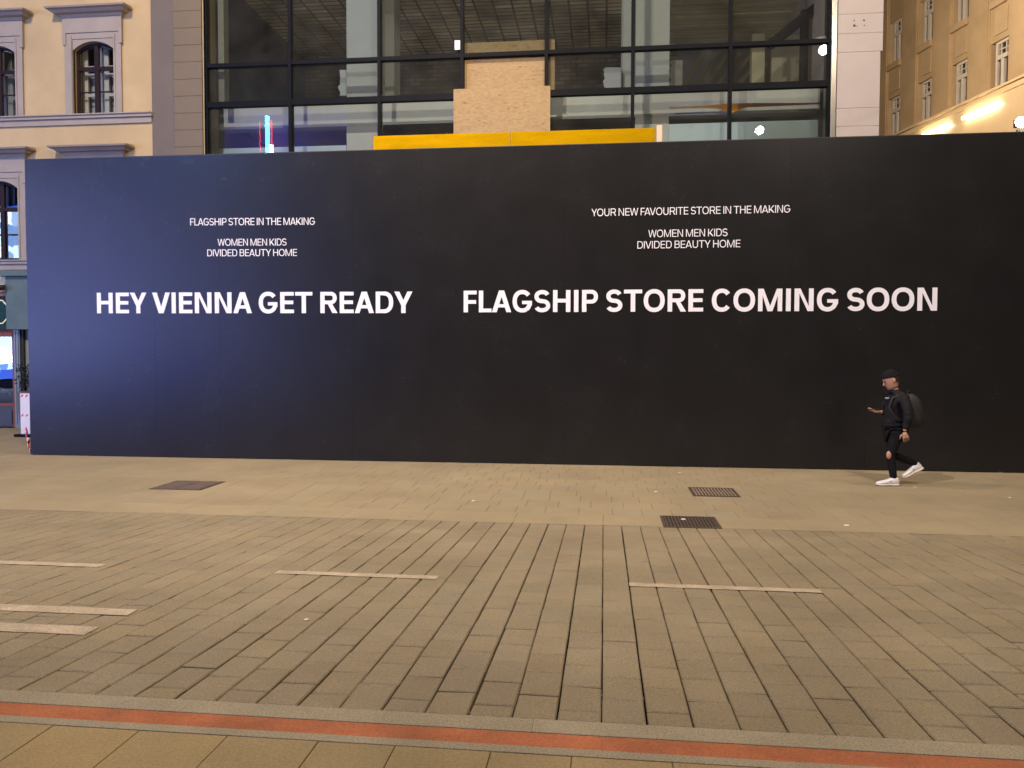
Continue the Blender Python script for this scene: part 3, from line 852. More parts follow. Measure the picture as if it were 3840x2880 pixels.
MB().quad((hx - 14, y + .08, Z(1513)), (X(43), y + .08, Z(1513)), (X(43), y + .08, Z(1262)), (hx - 14, y + .08, Z(1262))).build('pane', M['bright_glass'], door)
b = MB().box(hx - 14, X(43), y + .02, y + .12, 0.02, Z(1523)); b.box(X(8), X(36), y + .0, y + .02, Z(1592), Z(1540)); b.build('kick_panel', M['blackwood'], door)
b = MB().box(X(58), X(80), YF - .06, YF + .2, 0, Z(1237)); b.box(X(62), X(66), YF - .075, YF - .06, .1, Z(1242)); b.box(X(72), X(76), YF - .075, YF - .06, .1, Z(1242)); b.build('shop_pilaster', mat('grey_teal_post', (0.13, 0.15, 0.16), 0.45, 0.12, 3), house)
MB().box(X(81), X(87), YF + .0, YF + .2, 0, Z(1237)).build('door_jamb', M['blackwood'], house)
MB().box(X(87), xr, YF + .08, YF + .24, 0, Z(1237)).build('shop_wall', mat('olive_wall', (0.20, 0.21, 0.16), 0.8, 0.1, 2), house)
# speckled planting beside the shop
pt = thing('planter', (X(105), YF - .15, 0), 'dark bushy plant in a grey pot against the shop wall', 'plant')
b = MB()
rnd = random.Random(3)
for k in range(260):
    p = Vector((X(88) + rnd.random() * (X(150) - X(88)), YF - .32 + rnd.random() * .3, Z(1452) + rnd.random() * (Z(1366) - Z(1452))))
    d = Vector((rnd.uniform(-1, 1), rnd.uniform(-1, 1), rnd.uniform(-1, 1))).normalized() * .045; e_ = d.cross(Vector((rnd.random(), rnd.random(), 1))).normalized() * .02
    b.quad(p - d, p + e_, p + d, p - e_)
b.build('leaves', mat('dark_leaf', (0.012, 0.018, 0.010), 0.6, 0.5, 20), pt)
b = MB(); b.loft([[(X(112) + r * math.cos(a * math.pi / 8) * 1, YF - .17 + r * math.sin(a * math.pi / 8), zz) for a in range(16)] for r, zz in ((.13, 0), (.17, .45), (.18, .9), (.16, .92))]).build('pot', M['greywall'], pt, smooth=False)

# ------------------------------------------------------------------ glass building
store = thing('glass_building', (0, YF, 0), 'building under conversion with a dark gridded glass front between pale piers', 'building')
b = MB().box(hx + .002, X(655, 300), YF - .02, YF + 2, 0, 17.6); b.build('grey_pier', M['greywall'], store)
# tiled pier, courses as real joints
b = MB(); xa, xb = X(657, 300), X(762, 300); z = 0.0
while z < 17.5:
    b.box(xa, xb, YF - .06, YF + .6, z + .004, z + .395); z += .40
b.box(xa + .01, xb - .01, YF - .05, YF + .6, 0, 17.5)
b.build('tiled_pier', M['tile'], store, bevel=.004)
MB().box(xb, X(773, 300), YF - .02, YF + .6, 0, 17.5).build('pier_edge', mat('brass_edge', (0.30, 0.24, 0.12), 0.5, 0.1, 3), store)
YG = YF + .05                                  # glass plane
gx = [at(p, 250, YG).x for p in (776, 1090, 1424, 1734, 2049, 2373, 2738, 3109)]
zt1 = at(1920, 203, YG).z; zbt = at(1920, 345, YG).z; zbb = at(1920, 367, YG).z
print('bays', [round(q, 2) for q in gx], zt1, zbt, zbb)
ztop = 17.4
b = MB(); mw = .038
for i, q in enumerate(gx):
    b.box(q - mw, q + mw, YG - .07, YG + .10, 0.2, ztop)
for i in range(7):
    xa, xb = gx[i] + mw, gx[i + 1] - mw
    for (z0, z1) in ((zt1 - .045, zt1 + .045), (zbb, zbt), (zt1 + 2.9, zt1 + 3.0), (zt1 + 5.4, zt1 + 5.5), (ztop - .1, ztop), (0.2, 0.35), (zbb - 2.35, zbb - 2.2)):
        b.box(xa, xb, YG - .055, YG + .09, z0, z1)
b.build('curtain_wall_frame', M['frame'], store)
zrows = [(.35, zbb - 2.35), (zbb - 2.2, zbb), (zbt, zt1 - .045), (zt1 + .045, zt1 + 2.9), (zt1 + 3.0, zt1 + 5.4)]
for i in range(7):
    for j, (z0, z1) in enumerate(zrows):
        if i == 3 and j == 2: continue           # boarded up instead of glazed
        xa, xb = gx[i] + mw, gx[i + 1] - mw
        tl = random.uniform(-.004, .004)
        MB().quad((xa, YG + .02 + tl, z0), (xb, YG + .02 - tl, z0), (xb, YG + .02 - tl, z1), (xa, YG + .02 + tl, z1)).build('glass_pane', M['glass'], store)
# steel edge and white clad pier
px0, px1 = at(3112, 250, YF).x, at(3134, 250, YF).x
MB().box(px0, px1, YF - .10, YF + .5, 0, 17.5).build('steel_trim', M['steel'], store, bevel=.015)
xa, xb = px1 + .002, at(3298, 400, YF - .12).x
b = MB()
jz = [at(3200, q, YF - .12).z for q in (610, 540, 473, 405, 195, 125, 52)]
jz = [0, 1.2, 2.4, 3.6] + jz + [jz[-1] + .44 * k for k in range(1, 12)]
for k in range(len(jz) - 1):
    ex = .045 if jz[k] > jz[8] - .01 else 0
    b.box(xa, xb + ex, YF - .12, YF + 5, jz[k] + .003, jz[k + 1] - .003)
b.box(xa + .02, xb - .02, YF - .112, YF + 4.9, 0, jz[-1])
wp = b.build('white_pier', M['white_tile'], store, bevel=.003)
for (qx, qy, r) in ((3203, 77, .016), (3240, 76, .02), (3204, 96, .028), (3241, 95, .014), (3214, 98, .012)):
    p = at(qx, qy, YF - .122); n = 10
    b = MB(); b.add([(p.x + r * math.cos(2 * math.pi * k / n), p.y + .0005, p.z + r * math.sin(2 * math.pi * k / n)) for k in range(n)], [tuple(range(n))]); b.build('drill_hole', M['hole'], wp)
# interior: piers, beam, sill panels, brick back wall, soffits
yb = YG + .75
zi = lambda py, Y: at(1920, py, Y).z
xi = lambda px, Y: at(px, 250, Y).x
for (a, c, yy, dp) in ((1300, 1420, yb, .55), (1440, 1478, yb + .9, .6), (2383, 2510, yb, .55), (2330, 2366, yb + .5, .7)):
    MB().box(xi(a, yy), xi(c, yy), yy, yy + dp, zi(352, yb) - .1, ztop).build('column', M['concrete'], store)
b = MB().box(gx[0] - .1, gx[7], yb - .04, yb + .3, zi(455, yb), zi(352, yb)); b.build('spandrel_beam', mat('beam_plaster', (0.52, 0.52, 0.49), 0.85, 0.06, 1.5, fine=0.03), store)
for (a, c) in ((1300, 1420), (2383, 2510)):
    MB().box(xi(a, yb), xi(c, yb), yb - .03, yb + .3, 0, zi(455, yb)).build('lower_column', bpy.data.materials['beam_plaster'], store)
for (a, c) in ((776, 1300), (2510, 3109)):
    MB().box(xi(a, yb), xi(c, yb), yb - .08, yb + .2, zi(640, yb), zi(530 if a < 1000 else 487, yb)).build('sill_panel', M['bluepanel'], store)
MB().box(gx[0] - .1, gx[7], yb + 2.4, yb + 2.5, 0, zi(455, yb)).build('dark_lining', M['dark'], store)
b = MB()
for k in range(16):                          # studs and cables in the dark opening
    xx = xi(2500 + k * 38, yb + 1); b.bar((xx, yb + .9, zi(540, yb)), (xx + .18, yb + 1.2, zi(440, yb)), .035)
b.build('stud', M['concrete_dim'], store)
for (qa, qb) in ((1665, 1662), (2265, 2272)): MB().bar((xi(qa, yb), yb + .4, zi(500, yb)), (xi(qb, yb), yb + .4, zi(460, yb)), .012).build('cable', M['concrete_dim'], store)
YB = YF + 6.5
MB().box(gx[0] - .3, xi(2540, YB), YB, YB + .3, 0, ztop).build('brick_wall', M['brick'], store)
MB().box(xi(2540, YB), gx[7] + 3, YB, YB + .3, 0, ztop).build('rear_wall', M['concrete_dim'], store)
MB().box(gx[0] - .35, gx[0] - .05, YG + .2, YB, 0, ztop).build('side_wall', M['dark'], store)
MB().box(xi(800, YG), xi(822, YG), YG + .25, YG + .5, zbt, ztop).build('edge_lining', mat('lining', (0.22, 0.21, 0.16), 0.9, 0.1), store)
b = MB().box(gx[0] - .1, gx[7] + .3, yb + .3, YB, zi(352, yb) - .3, zi(352, yb)); b.build('floor_slab', M['floorslab'], store)
zc = 11.15
xm = xi(2440, YG + 3)
b = MB().box(gx[0] - .3, xm, YG + .14, YB + .3, zc, zc + .3); b.build('block_ceiling', brickmat(False), store)
b = MB().box(xm + .002, gx[7] + 1.2, YG + .14, YB + .3, zc + .01, zc + .3)
for k in range(20):
    yy = YG + .2 + k * .33; b.box(xm + .01, gx[7] + 1.15, yy, yy + .26, zc - .05 + random.uniform(-.012, .012), zc + .008)
b.build('boarded_ceiling', mat('soffit', (0.66, 0.60, 0.42), 0.9, 0.25, 1.2, stretch=(.3, 3, 1)), store)
# right hand interior: raking beam, posts and pale partitions
b = MB(); yy = YG + 2.0
P1, P2 = at(2880, 175, yy), at(3060, 30, yy)
b.bar(P1, P2, .16, .22); b.bar(at(3012, 320, yy), at(3018, 40, yy), .17); b.build('steel_brace', M['frame'], store)
b = MB(); yy = YG + 3.2
b.box(at(2820, 200, yy).x, at(2868, 200, yy).x, yy, yy + .3, zi(360, yy), zi(165, yy)); b.box(at(2900, 200, yy).x, at(3020, 200, yy).x, yy + .2, yy + .4, zi(360, yy), zi(165, yy)); b.box(at(3022, 200, yy).x, at(3080, 200, yy).x, yy - .6, yy - .4, zi(360, yy), zi(80, yy))
b.build('partition', mat('olive_partition', (0.36, 0.33, 0.21), 0.9, 0.1, 2), store)
b = MB(); yy = YG + 4.5
for k in range(7): b.bar(at(2560 + k * 40, 340 - k * 2, yy), at(2640 + k * 45, 200, yy), .10)
b.build('raking_timber', mat('dim_timber', (0.22, 0.19, 0.10), 0.9, 0.2, 3), store)
# rough broken plaster edges beside the columns
rnd = random.Random(5)
for (qa, qb, ya_, yb_, mt) in ((1270, 1300, 262, 358, 'concrete'), (2265, 2330, 253, 330, 'concrete'), (2512, 2560, 225, 320, 'concrete_dim')):
    yy = yb + .3; pts = [(at(qb, ya_, yy).x, at(qb, yb_, yy).z), (at(qb, ya_, yy).x, at(qb, ya_, yy).z)]; n = 9
    for k in range(n + 1):
        q = at(qa + rnd.uniform(-4, 7), ya_ + (yb_ - ya_) * k / n, yy); pts.append((q.x, q.z))
    MB().prism(pts[::-1], yy, yy + .12).build('broken_plaster', M[mt], store)
MB().box(hx, 6.5, YF + .3, YF + 7, 17.5, 17.9).build('roof', M['greywall'], store)

# orange sheet hanging inside, paper on the glass
ya_ = YG + .45
L_ = [(2510, 402), (2640, 396), (2738, 388), (2830, 386), (3000, 386), (3080, 384)]; B_ = [(2510, 408), (2640, 402), (2700, 408), (2742, 424), (2800, 402), (3080, 390)]
b = MB(); pts = [(at(*q, ya_).x, at(*q, ya_).z) for q in B_] + [(at(*q, ya_).x, at(*q, ya_).z) for q in reversed(L_)]
b.prism(pts, ya_, ya_ + .015)
tag(b.build('plastic_sheet', M['orange']), 'orange plastic strip sagging behind the glass at the right', 'plastic sheet')
p = at(1707, 156, YG - .01); q = at(1727, 190, YG - .01)
tag(MB().box(p.x, q.x, YG - .078, YG - .073, q.z, p.z).build('notice_sheet', M['paper']), 'small white paper notice stuck beside a mullion above the chipboard', 'notice')
# boards
p = at(1739, 163, YG + .12); q = at(2080, 341, YG + .12)
o1 = MB().box(p.x, q.x, YG + .105, YG + .125, q.z, p.z).build('chipboard_sheet', M['osb'])
tag(o1, 'upper chipboard sheet filling a missing pane behind the dark mullions', 'chipboard', 'chipboard sheets closing the glass front')
p = at(1701, 335, YG - .09); q = at(2063, 500, YG - .09)
o2 = MB().box(p.x, q.x, YG - .10, YG - .078, q.z - .5, p.z).build('chipboard_sheet', M['osb'])
tag(o2, 'lower, wider chipboard sheet standing in front of the frame above the yellow boards', 'chipboard', 'chipboard sheets closing the glass front')
YY = YH + .95
for (a, c, lab) in ((1399, 1915, 'left of the two yellow formwork boards above the hoarding'), (1918, 2456, 'right of the two yellow formwork boards above the hoarding, by the timber post')):
    p = at(a, 503 if a < 1500 else 493, YY); q = at(c, 482, YY)
    zt_ = at(1920, 495, YY).z
    o = MB().box(p.x, q.x, YY, YY + .027, zt_ - 1.0, zt_).build('formwork_board', M['formwork'], bevel=.003)
    tag(o, lab, 'formwork board', 'yellow formwork boards behind the hoarding')
p = at(2460, 471, YY); q = at(2483, 471, YY)
tag(MB().box(p.x + .012, q.x, YY - .03, YY + .07, 0, p.z).build('timber_post', M['timber'], bevel=.003), 'pale sawn timber post at the right end of the yellow boards', 'post')

# ------------------------------------------------------------------ tan building down the side street
ANG = math.atan(0.236)
uD = Vector((math.sin(ANG), -math.cos(ANG), 0)); nD = Vector((-math.cos(ANG), -math.sin(ANG), 0))
O0 = at(3300, 300, 39.0); O0.z = 0


def on_side(px, py, off=0.0):                 # -> (u along the front, z)
    d = ray(px, py); o = Vector((0, 0, CAMZ)); q = O0 + nD * off
    t_ = (q - o).dot(nD) / d.dot(nD); h = o + d * t_
    return (h - O0).dot(uD), h.z


side = thing('corner_building', O0, 'tan stucco building in the side street with white sash windows and a lit cream fascia', 'building')
side.rotation_euler = (0, 0, math.atan2(uD.y, uD.x))      # local x = along the front to the camera, local y = behind
bpy.context.view_layer.update()
ws = [(on_side(a, c)[0], on_side(b_, d)[0]) for a, c, b_, d in ((3342, 375, 3373, 355), (3455, 305, 3495, 284), (3587, 235, 3630, 214), (3729, 160, 3781, 135))]
zt_ = sum(on_side(a, c)[1] for a, c in ((3373, 355), (3495, 284), (3630, 214), (3780, 135))) / 4
ztr = sum(on_side(a, c)[1] for a, c in ((3373, 405), (3495, 341), (3630, 273), (3780, 197))) / 4
zup_t = on_side(3381, 60)[1]; zup_b = on_side(3632, 64)[1]; zup_b2 = on_side(3498, 144)[1]
zcan = sum(on_side(a, c, .9)[1] for a, c in ((3361, 508), (3600, 398), (3840, 288))) / 3
sto = zup_t - zt_
zbot = zup_b - sto
print('side', ws, zt_, ztr, zup_t, zup_b, zup_b2, 'canopy', zcan, 'storey', sto)
wid = sum(b_ - a for a, b_ in ws) / 4; pit = (ws[3][0] + ws[3][1] - ws[0][0] - ws[0][1]) / 6; c0 = (ws[0][0] + ws[0][1]) / 2
print('pitch', pit, wid, c0)


def local(mb, name, m, parent=side, **k):
    me = mb.build(name, m, None, **k)
    me.parent = parent
    return me


cs = [c0 + pit * k for k in range(-2, 9)]
rows = [(zbot - sto, zt_ - sto), (zbot, zt_), (zbot + sto, zt_ + sto), (zbot + 2 * sto, zt_ + 2 * sto)]
b = MB(); hs = [(c - wid * .78, c + wid * .56, r[0], r[1]) for c in cs for r in rows]
u0, u1 = cs[0] - pit * .6, cs[-1] + pit * .6
panel_with_holes(b, u0, u1, 0, zt_ + 3 * sto, 0, hs, .45)
b.quad((u0, 0, 0), (u0, 12, 0), (u0, 12, 22), (u0, 0, 22))
local(b, 'wall', M['tan'])
b = MB()
for k in range(len(cs) + 1):                  # pilasters between the bays, stepped
    u = cs[0] - pit / 2 + pit * k; pw = pit / 2 - wid * .78 - .10
    b.box(u - pw, u + pw, -.085, -.001, 0, zt_ + 3 * sto); b.box(u - pw - .06, u + pw + .06, -.04, -.001, 0, zt_ + 3 * sto)
local(b, 'pilaster', M['tan'])
sill0 = pan0 = None
for c in cs[1:]:                              # sills and spandrel panels
    for r in rows[1:3]:
        if sill0 is None:
            sill0 = local(MB().box(-wid * .78 - .02, wid * .56 + .02, -.13, -.001, -.28, -.02), 'sill', M['tan'], bevel=.02); o = sill0
            pan0 = local(MB().box(-wid * .5, wid * .5, -.04, -.001, -(sto - (r[1] - r[0])) + .22, -.42), 'spandrel_panel', M['tan'], bevel=.02); o2 = pan0
        else: o = copy_tree(sill0, side); o2 = copy_tree(pan0, side)
        o.location = o2.location = (c, 0, r[0])
proto = None
for c in cs[1:]:
    for ri, r in enumerate(rows[1:3]):
        hw = wid * .56; fr = MB(); y = .09; z0, z1 = r; zm = z0 + (z1 - z0) * (ztr - zbot) / (zt_ - zbot)
        fr.box(-hw, -hw + .10, y, y + .12, 0, z1 - z0); fr.box(hw - .10, hw, y, y + .12, 0, z1 - z0)
        fr.box(-hw + .1, hw - .1, y, y + .12, z1 - z0 - .10, z1 - z0); fr.box(-hw + .1, hw - .1, y, y + .12, 0, .08)
        h = zm - z0; fr.box(-hw + .1, hw - .1, y - .05, y + .10, h - .08, h + .08); fr.box(-.075, .075, y - .02, y + .10, .08, h - .08)
        for q in (-.33, .33): fr.box(hw * q - .02, hw * q + .02, y + .02, y + .07, h + .08, z1 - z0 - .1)
        hh = (z1 - z0 + h) / 2; fr.box(-hw + .1, hw - .1, y + .025, y + .065, hh - .02, hh + .02)
        if proto is None:
            proto = fr.build('window', M['white_frame']); proto.parent = side
            pn = MB().quad((-hw, y + .08, 0), (hw, y + .08, 0), (hw, y + .08, z1 - z0), (-hw, y + .08, z1 - z0)).build('pane', M['win_glass']); pn.parent = proto
            rm = MB().box(-hw - .1, hw + .1, y + .5, y + .55, -.1, z1 - z0 + .1).build('room', M['dark']); rm.parent = proto
            cu_ = MB().box(-hw * .9, -hw * .15, y + .3, y + .32, 0, h).build('curtain', mat('dim_curtain', (0.22, 0.17, 0.10), 0.9, 0.3, 6, stretch=(12, 1, 1))); cu_.parent = proto
            o = proto
        else: o = copy_tree(proto, side)
        o.location = (c, 0, z0)
# projecting fascia, with glowing strips added for its bright streaks
b = MB(); b.box(u0, u1, -.9, -.24, zcan - 3.6, zcan); b.box(u0, u1, -.97, -.2, zcan, zcan + .08); b.box(u0, u1, -.93, -.9, zcan - .22, zcan - .14)
fas = local(b, 'fascia', M['canopy'])
for (pa, pb) in (((3445, 492), (3555, 442)), ((3612, 412), (3742, 352))):
    ua = on_side(*pa, 1.0)[0]; ub = on_side(*pb, 1.0)[0]; zz = zcan - .55
    s = MB(); s.box(ua, ub, -1.06, -1.0, zz - .05, zz + .05); s.bar((ua + .1, -1.02, zz), (ua + .1, -.9, zz), .04); s.bar((ub - .1, -1.02, zz), (ub - .1, -.9, zz), .04)
    local(s, 'added_glow_strip', M['strip'], fas)

# floodlight seen at the right edge above the hoarding
p = at(3832, 458, YH + .35)
t = thing('floodlight', p, 'bright white floodlight glaring above the hoarding at the right edge', 'floodlight')
MB().ball(p, (.10, .06, .085)).build('lens', M['flood_lens'], t, smooth=True)
b = MB(); b.box(p.x - .07, p.x + .07, p.y + .05, p.y + .12, p.z - .06, p.z + .06); b.bar((p.x, p.y + .11, p.z - .09), (p.x, p.y + .11, HT - .3), .04); b.build('housing', M['frame'], t)


# ------------------------------------------------------------------ street lamps above the street, with some added lights (out of the frame, they light it)
def hang_lamp(x, y, z, watts, col, label, flood=False):
    t = thing('street_lamp' if not flood else 'wall_floodlight', (x, y, z), label, 'street lamp' if not flood else 'floodlight', 'street lamps hung over the road' if not flood else 'floodlights on the opposite front')
    if not flood:
        b = MB(); n = 20
        b.loft([[(x + r * math.cos(2 * math.pi * k / n), y + r * math.sin(2 * math.pi * k / n), z + dz) for k in range(n)] for r, dz in ((.34, .02), (.34, .05), (.22, .16), (.08, .24), (.05, .34))])
        b.tube([(x - 4, y - 4, z + 1.5), (x, y, z + .34), (x + 4, y + 4, z + 1.5)], .008, 6)
        b.build('shade', M['frame'], t, smooth=False)
        MB().ball((x, y, z), (.13, .13, .10)).build('lens', M['lamp_lens'], t, smooth=True)
    else:
        b = MB(); b.box(x - .3, x + .3, y - .25, y - .12, z - .22, z + .22); b.bar((x, y - .2, z - .2), (x, y - .6, z - .4), .06); b.build('housing', M['frame'], t)
        MB().ball((x, y, z), (.20, .10, .17)).build('lens', M['flood_lens'], t, smooth=True)
    ld = bpy.data.lights.new('lamp_light', 'POINT' if not flood else 'SPOT'); ld.energy = watts; ld.color = col; ld.shadow_soft_size = .14
    lo = bpy.data.objects.new('lamp_light', ld); COL.objects.link(lo)
    lo.location = (0, 0, -.26) if not flood else (0, .25, 0)
    if flood:
        ld.spot_size = R(80 if z > 15 else 120); ld.spot_blend = .9
        tgt = Vector((x * .8, 15, 2)) - Vector((x, y, z)); lo.rotation_euler = tgt.to_track_quat('-Z', 'Y').to_euler()
    lo.parent = t
    return t


for i, L in enumerate(LAMPS):
    hang_lamp(*L, ['domed street lamp hung over the road by the yellow house', 'domed street lamp hung over the middle of the road', 'domed street lamp hung over the road by the side street', 'domed street lamp hung high over the pedestrian', 'added domed lamp lighting the tan building, hidden behind the white pier'][i])
for i, L in enumerate(FLOODS): hang_lamp(*L, ['box floodlight high on the opposite front facing the white pier', 'added roof edge floodlight above the blue screen, lighting the fronts opposite', 'added roof edge floodlight facing the pedestrian, lighting the fronts opposite'][i], True)

# opposite side of the street: front with the large lit screen and the neon sign (seen only as reflections)
opp = thing('opposite_building', (-10, -5, 0), 'dark building front across the street carrying a large blue lit screen', 'building')
MB().box(-60, 30, -9, -4.8, 0, 22).build('wall', M['concrete_dim'], opp)
MB().box(-46, -8.8, -4.78, -4.3, 0.26, 10.2).build('screen_frame', M['frame'], opp)
MB().quad((-45.8, -4.28, .4), (-45.8, -4.28, 10.0), (-9, -4.28, 10.0), (-9, -4.28, .4)).build('lit_screen', M['led'], opp)


MB().quad((-43, -4.25, 6.6), (-43, -4.25, 9.8), (-30.8, -4.25, 9.8), (-30.8, -4.25, 6.6)).build('added_white_panel', M['led2'], opp)  # white panels added for bright reflections in the house and shop glass
MB().quad((-43, -4.25, .9), (-43, -4.25, 3.0), (-30.8, -4.25, 3.0), (-30.8, -4.25, .9)).build('added_white_panel', M['led2'], opp)


def mir(px, py, Y):                           # point on plane Y whose mirror image in the glass front shows at that pixel
    d = ray(px, py); k = (2 * (YG + .02) - Y) / d.y
    return Vector((d.x * k, Y, CAMZ + d.z * k))


neon = thing('neon_sign', mir(1010, 560, -4.2), 'tall narrow neon sign of blue and red tubes across the street', 'neon sign')
for (qa, ya_, qb, yb_, mt, r) in ((1012, 437, 1012, 640, 'tube_cyan', .10), (1028, 452, 1028, 640, 'tube_red', .045), (984, 455, 984, 640, 'tube_red', .018), (1027, 545, 1027, 640, 'tube_white', .10)):
    a = mir(qa, ya_, -3.7 if mt != 'tube_white' else -3.5); c = mir(qb, yb_, -3.7 if mt != 'tube_white' else -3.5); c.x = a.x
    MB().tube([a, c], r, 10).build('tube', M[mt], neon, smooth=True)
a = mir(850, 415, -4.5); c = mir(1290, 640, -4.5)
MB().box(a.x, c.x, -4.7, -4.5, c.z, a.z).build('backboard', M['neon_panel'], neon)

# ------------------------------------------------------------------ red and white barrier by the hoarding end
yb_ = 16.4
p = at(75, 1475, yb_); q = at(125, 1640, yb_)
bar_ = thing('barrier_board', ((p.x + q.x) / 2, yb_, 0), 'white site barrier board with red stripes behind the left end of the hoarding', 'barrier')
MB().box(p.x, q.x + .3, yb_, yb_ + .03, q.z, p.z).build('board', M['barrier'], bar_)
b = MB()
for (zz, hh) in ((p.z - .055, .055), (q.z + (p.z - q.z) * .5, .05), (q.z + .03, .05)):
    for k in range(5):
        xx = p.x + .01 + k * .11; b.prism([(xx, zz - hh / 2), (xx + .04, zz - hh / 2), (xx + .075, zz + hh / 2), (xx + .035, zz + hh / 2)], yb_ - .003, yb_ + .01)
b.build('stripe', M['barred'], bar_)
MB().box(p.x + .03, p.x + .08, yb_ + .03, yb_ + .08, 0, q.z + .4).box(p.x - .05, p.x + .5, yb_ - .15, yb_ + .3, 0, .06).build('foot', M['frame'], bar_)
ta = at(97, 1610, 14.6); tb = at(112, 1700, 13.9)
tp = thing('barrier_tape', ta, 'twisted red and white barrier tape at the foot of the hoarding corner', 'barrier tape')
b = MB(); r_ = MB()
for k in range(8):
    A = ta.lerp(tb, k / 8) + Vector((.03 * math.sin(k * 2), 0, .02 * math.cos(k * 3))); B = ta.lerp(tb, (k + 1) / 8) + Vector((.03 * math.sin(k * 2 + 2), 0, .02 * math.cos(k * 3 + 3)))
    if B.z < .02: B.z = .02
    if A.z < .02: A.z = .02
    (b if k % 2 else r_).bar(A, B, .012, .07)
b.build('white_band', M['barrier'], tp); r_.build('red_band', M['barred'], tp)

# ------------------------------------------------------------------ litter
sp = [(1662, 1729, 'crumpled white paper lying at the foot of the hoarding under its middle', .045), (2578, 1747, 'small white scrap at the foot of the hoarding right of the middle', .022), (3747, 1771, 'small white scrap at the foot of the hoarding at the far right', .028),
      (2563, 1950, 'white scrap lying on the dark drain grate', .022), (3173, 1973, 'pale scrap alone in the gutter strip right of the drain', .022), (1778, 1881, 'pale scrap on the slabs left of the middle', .022), (2548, 1775, 'tiny pale scrap on the slabs just above the worn drain', .02),
      (2457, 1846, 'tiny pale scrap on the slabs left of the worn drain', .02), (3433, 1829, 'tiny white scrap on the slabs behind the pedestrian', .018), (1150, 2325, 'flat pale scrap on the road pavers left of the middle', .014), (3787, 1868, 'tiny pale scrap on the slabs at the far right', .018)]
for (qx, qy, lab, s) in sp:
    c = gnd(qx, qy); b = MB(); rnd = random.Random(int(qx))
    if qy < 1775: c.y -= .03
    n = 7; ring = [Vector((c.x + s * rnd.uniform(.7, 1.4) * math.cos(2 * math.pi * k / n) * 1.4, c.y + s * rnd.uniform(.7, 1.4) * math.sin(2 * math.pi * k / n), c.z + rnd.uniform(.003, s * .7))) for k in range(n)]
    bt = [Vector((v.x * .0 + c.x + (v.x - c.x) * .9, c.y + (v.y - c.y) * .9, c.z + .002)) for v in ring]
    o = b.add(bt + ring + [c + Vector((0, 0, s * .9))], [tuple(reversed(range(n)))] + [(k, (k + 1) % n, n + (k + 1) % n, n + k) for k in range(n)] + [(n + k, n + (k + 1) % n, 2 * n) for k in range(n)])
    tag(b.build('paper_scrap', M['scrap']), lab, 'litter', 'paper scraps lying about on the paving')


b = MB(); rnd = random.Random(11)
for k in range(1500):
    if k < 900: x_ = rnd.uniform(hx0, 7.5); y_ = YH - abs(rnd.gauss(0, .035)) - .004; r = rnd.uniform(.003, .010)
    elif k < 1200: x_ = rnd.uniform(-9, 7); y_ = rnd.uniform(9.4, 13.3); r = rnd.uniform(.003, .007)
    else: x_ = round(rnd.uniform(-30, 22)) * .2 + rnd.gauss(0, .004); y_ = rnd.uniform(3.5, 8.6); r = rnd.uniform(.003, .006)
    z_ = gz(y_)
    q = [(x_ + r * rnd.uniform(.6, 1.4) * math.cos(a * 1.57 + k), y_ + r * rnd.uniform(.6, 1.4) * math.sin(a * 1.57 + k), z_ - .003) for a in range(4)]
    b.add(q + [(x_ + rnd.uniform(-.3, .3) * r, y_, z_ + r * rnd.uniform(.6, 1.2))], [(0, 1, 4), (1, 2, 4), (2, 3, 4), (3, 0, 4)])
tag(b.build('grit', mat('grit', (0.26, 0.21, 0.14), 0.9, 0.4, 40)), kind='stuff')


# ------------------------------------------------------------------ the pedestrian
YP = 11.98


def pp(px, py, dy=0.0):
    v = at(px, py, YP); v.y += dy
    return v


def skin_mesh(nodes, edges, root, sub=2):
    me = bpy.data.meshes.new('tmp')
    names = list(nodes); ix = {n: i for i, n in enumerate(names)}
    me.from_pydata([nodes[n][0] for n in names], [(ix[a], ix[b_]) for a, b_ in edges], [])
    o = bpy.data.objects.new('tmp', me); COL.objects.link(o)
    sk = o.modifiers.new('s', 'SKIN'); sk.branch_smoothing = 0.6
    sl = me.skin_vertices[0].data
    for n in names:
        r = nodes[n][1]; sl[ix[n]].radius = r if hasattr(r, '__len__') else (r, r)
    for i in range(len(names)): sl[i].use_root = (i == ix[root])
    ss = o.modifiers.new('u', 'SUBSURF'); ss.levels = sub; ss.render_levels = sub
    bpy.context.view_layer.update()
    out = bpy.data.meshes.new_from_object(o.evaluated_get(bpy.context.evaluated_depsgraph_get()))
    bpy.data.objects.remove(o)
    return out


def from_mesh(mb, me):
    mb.add([v.co for v in me.vertices], [tuple(p.vertices) for p in me.polygons])
    return mb


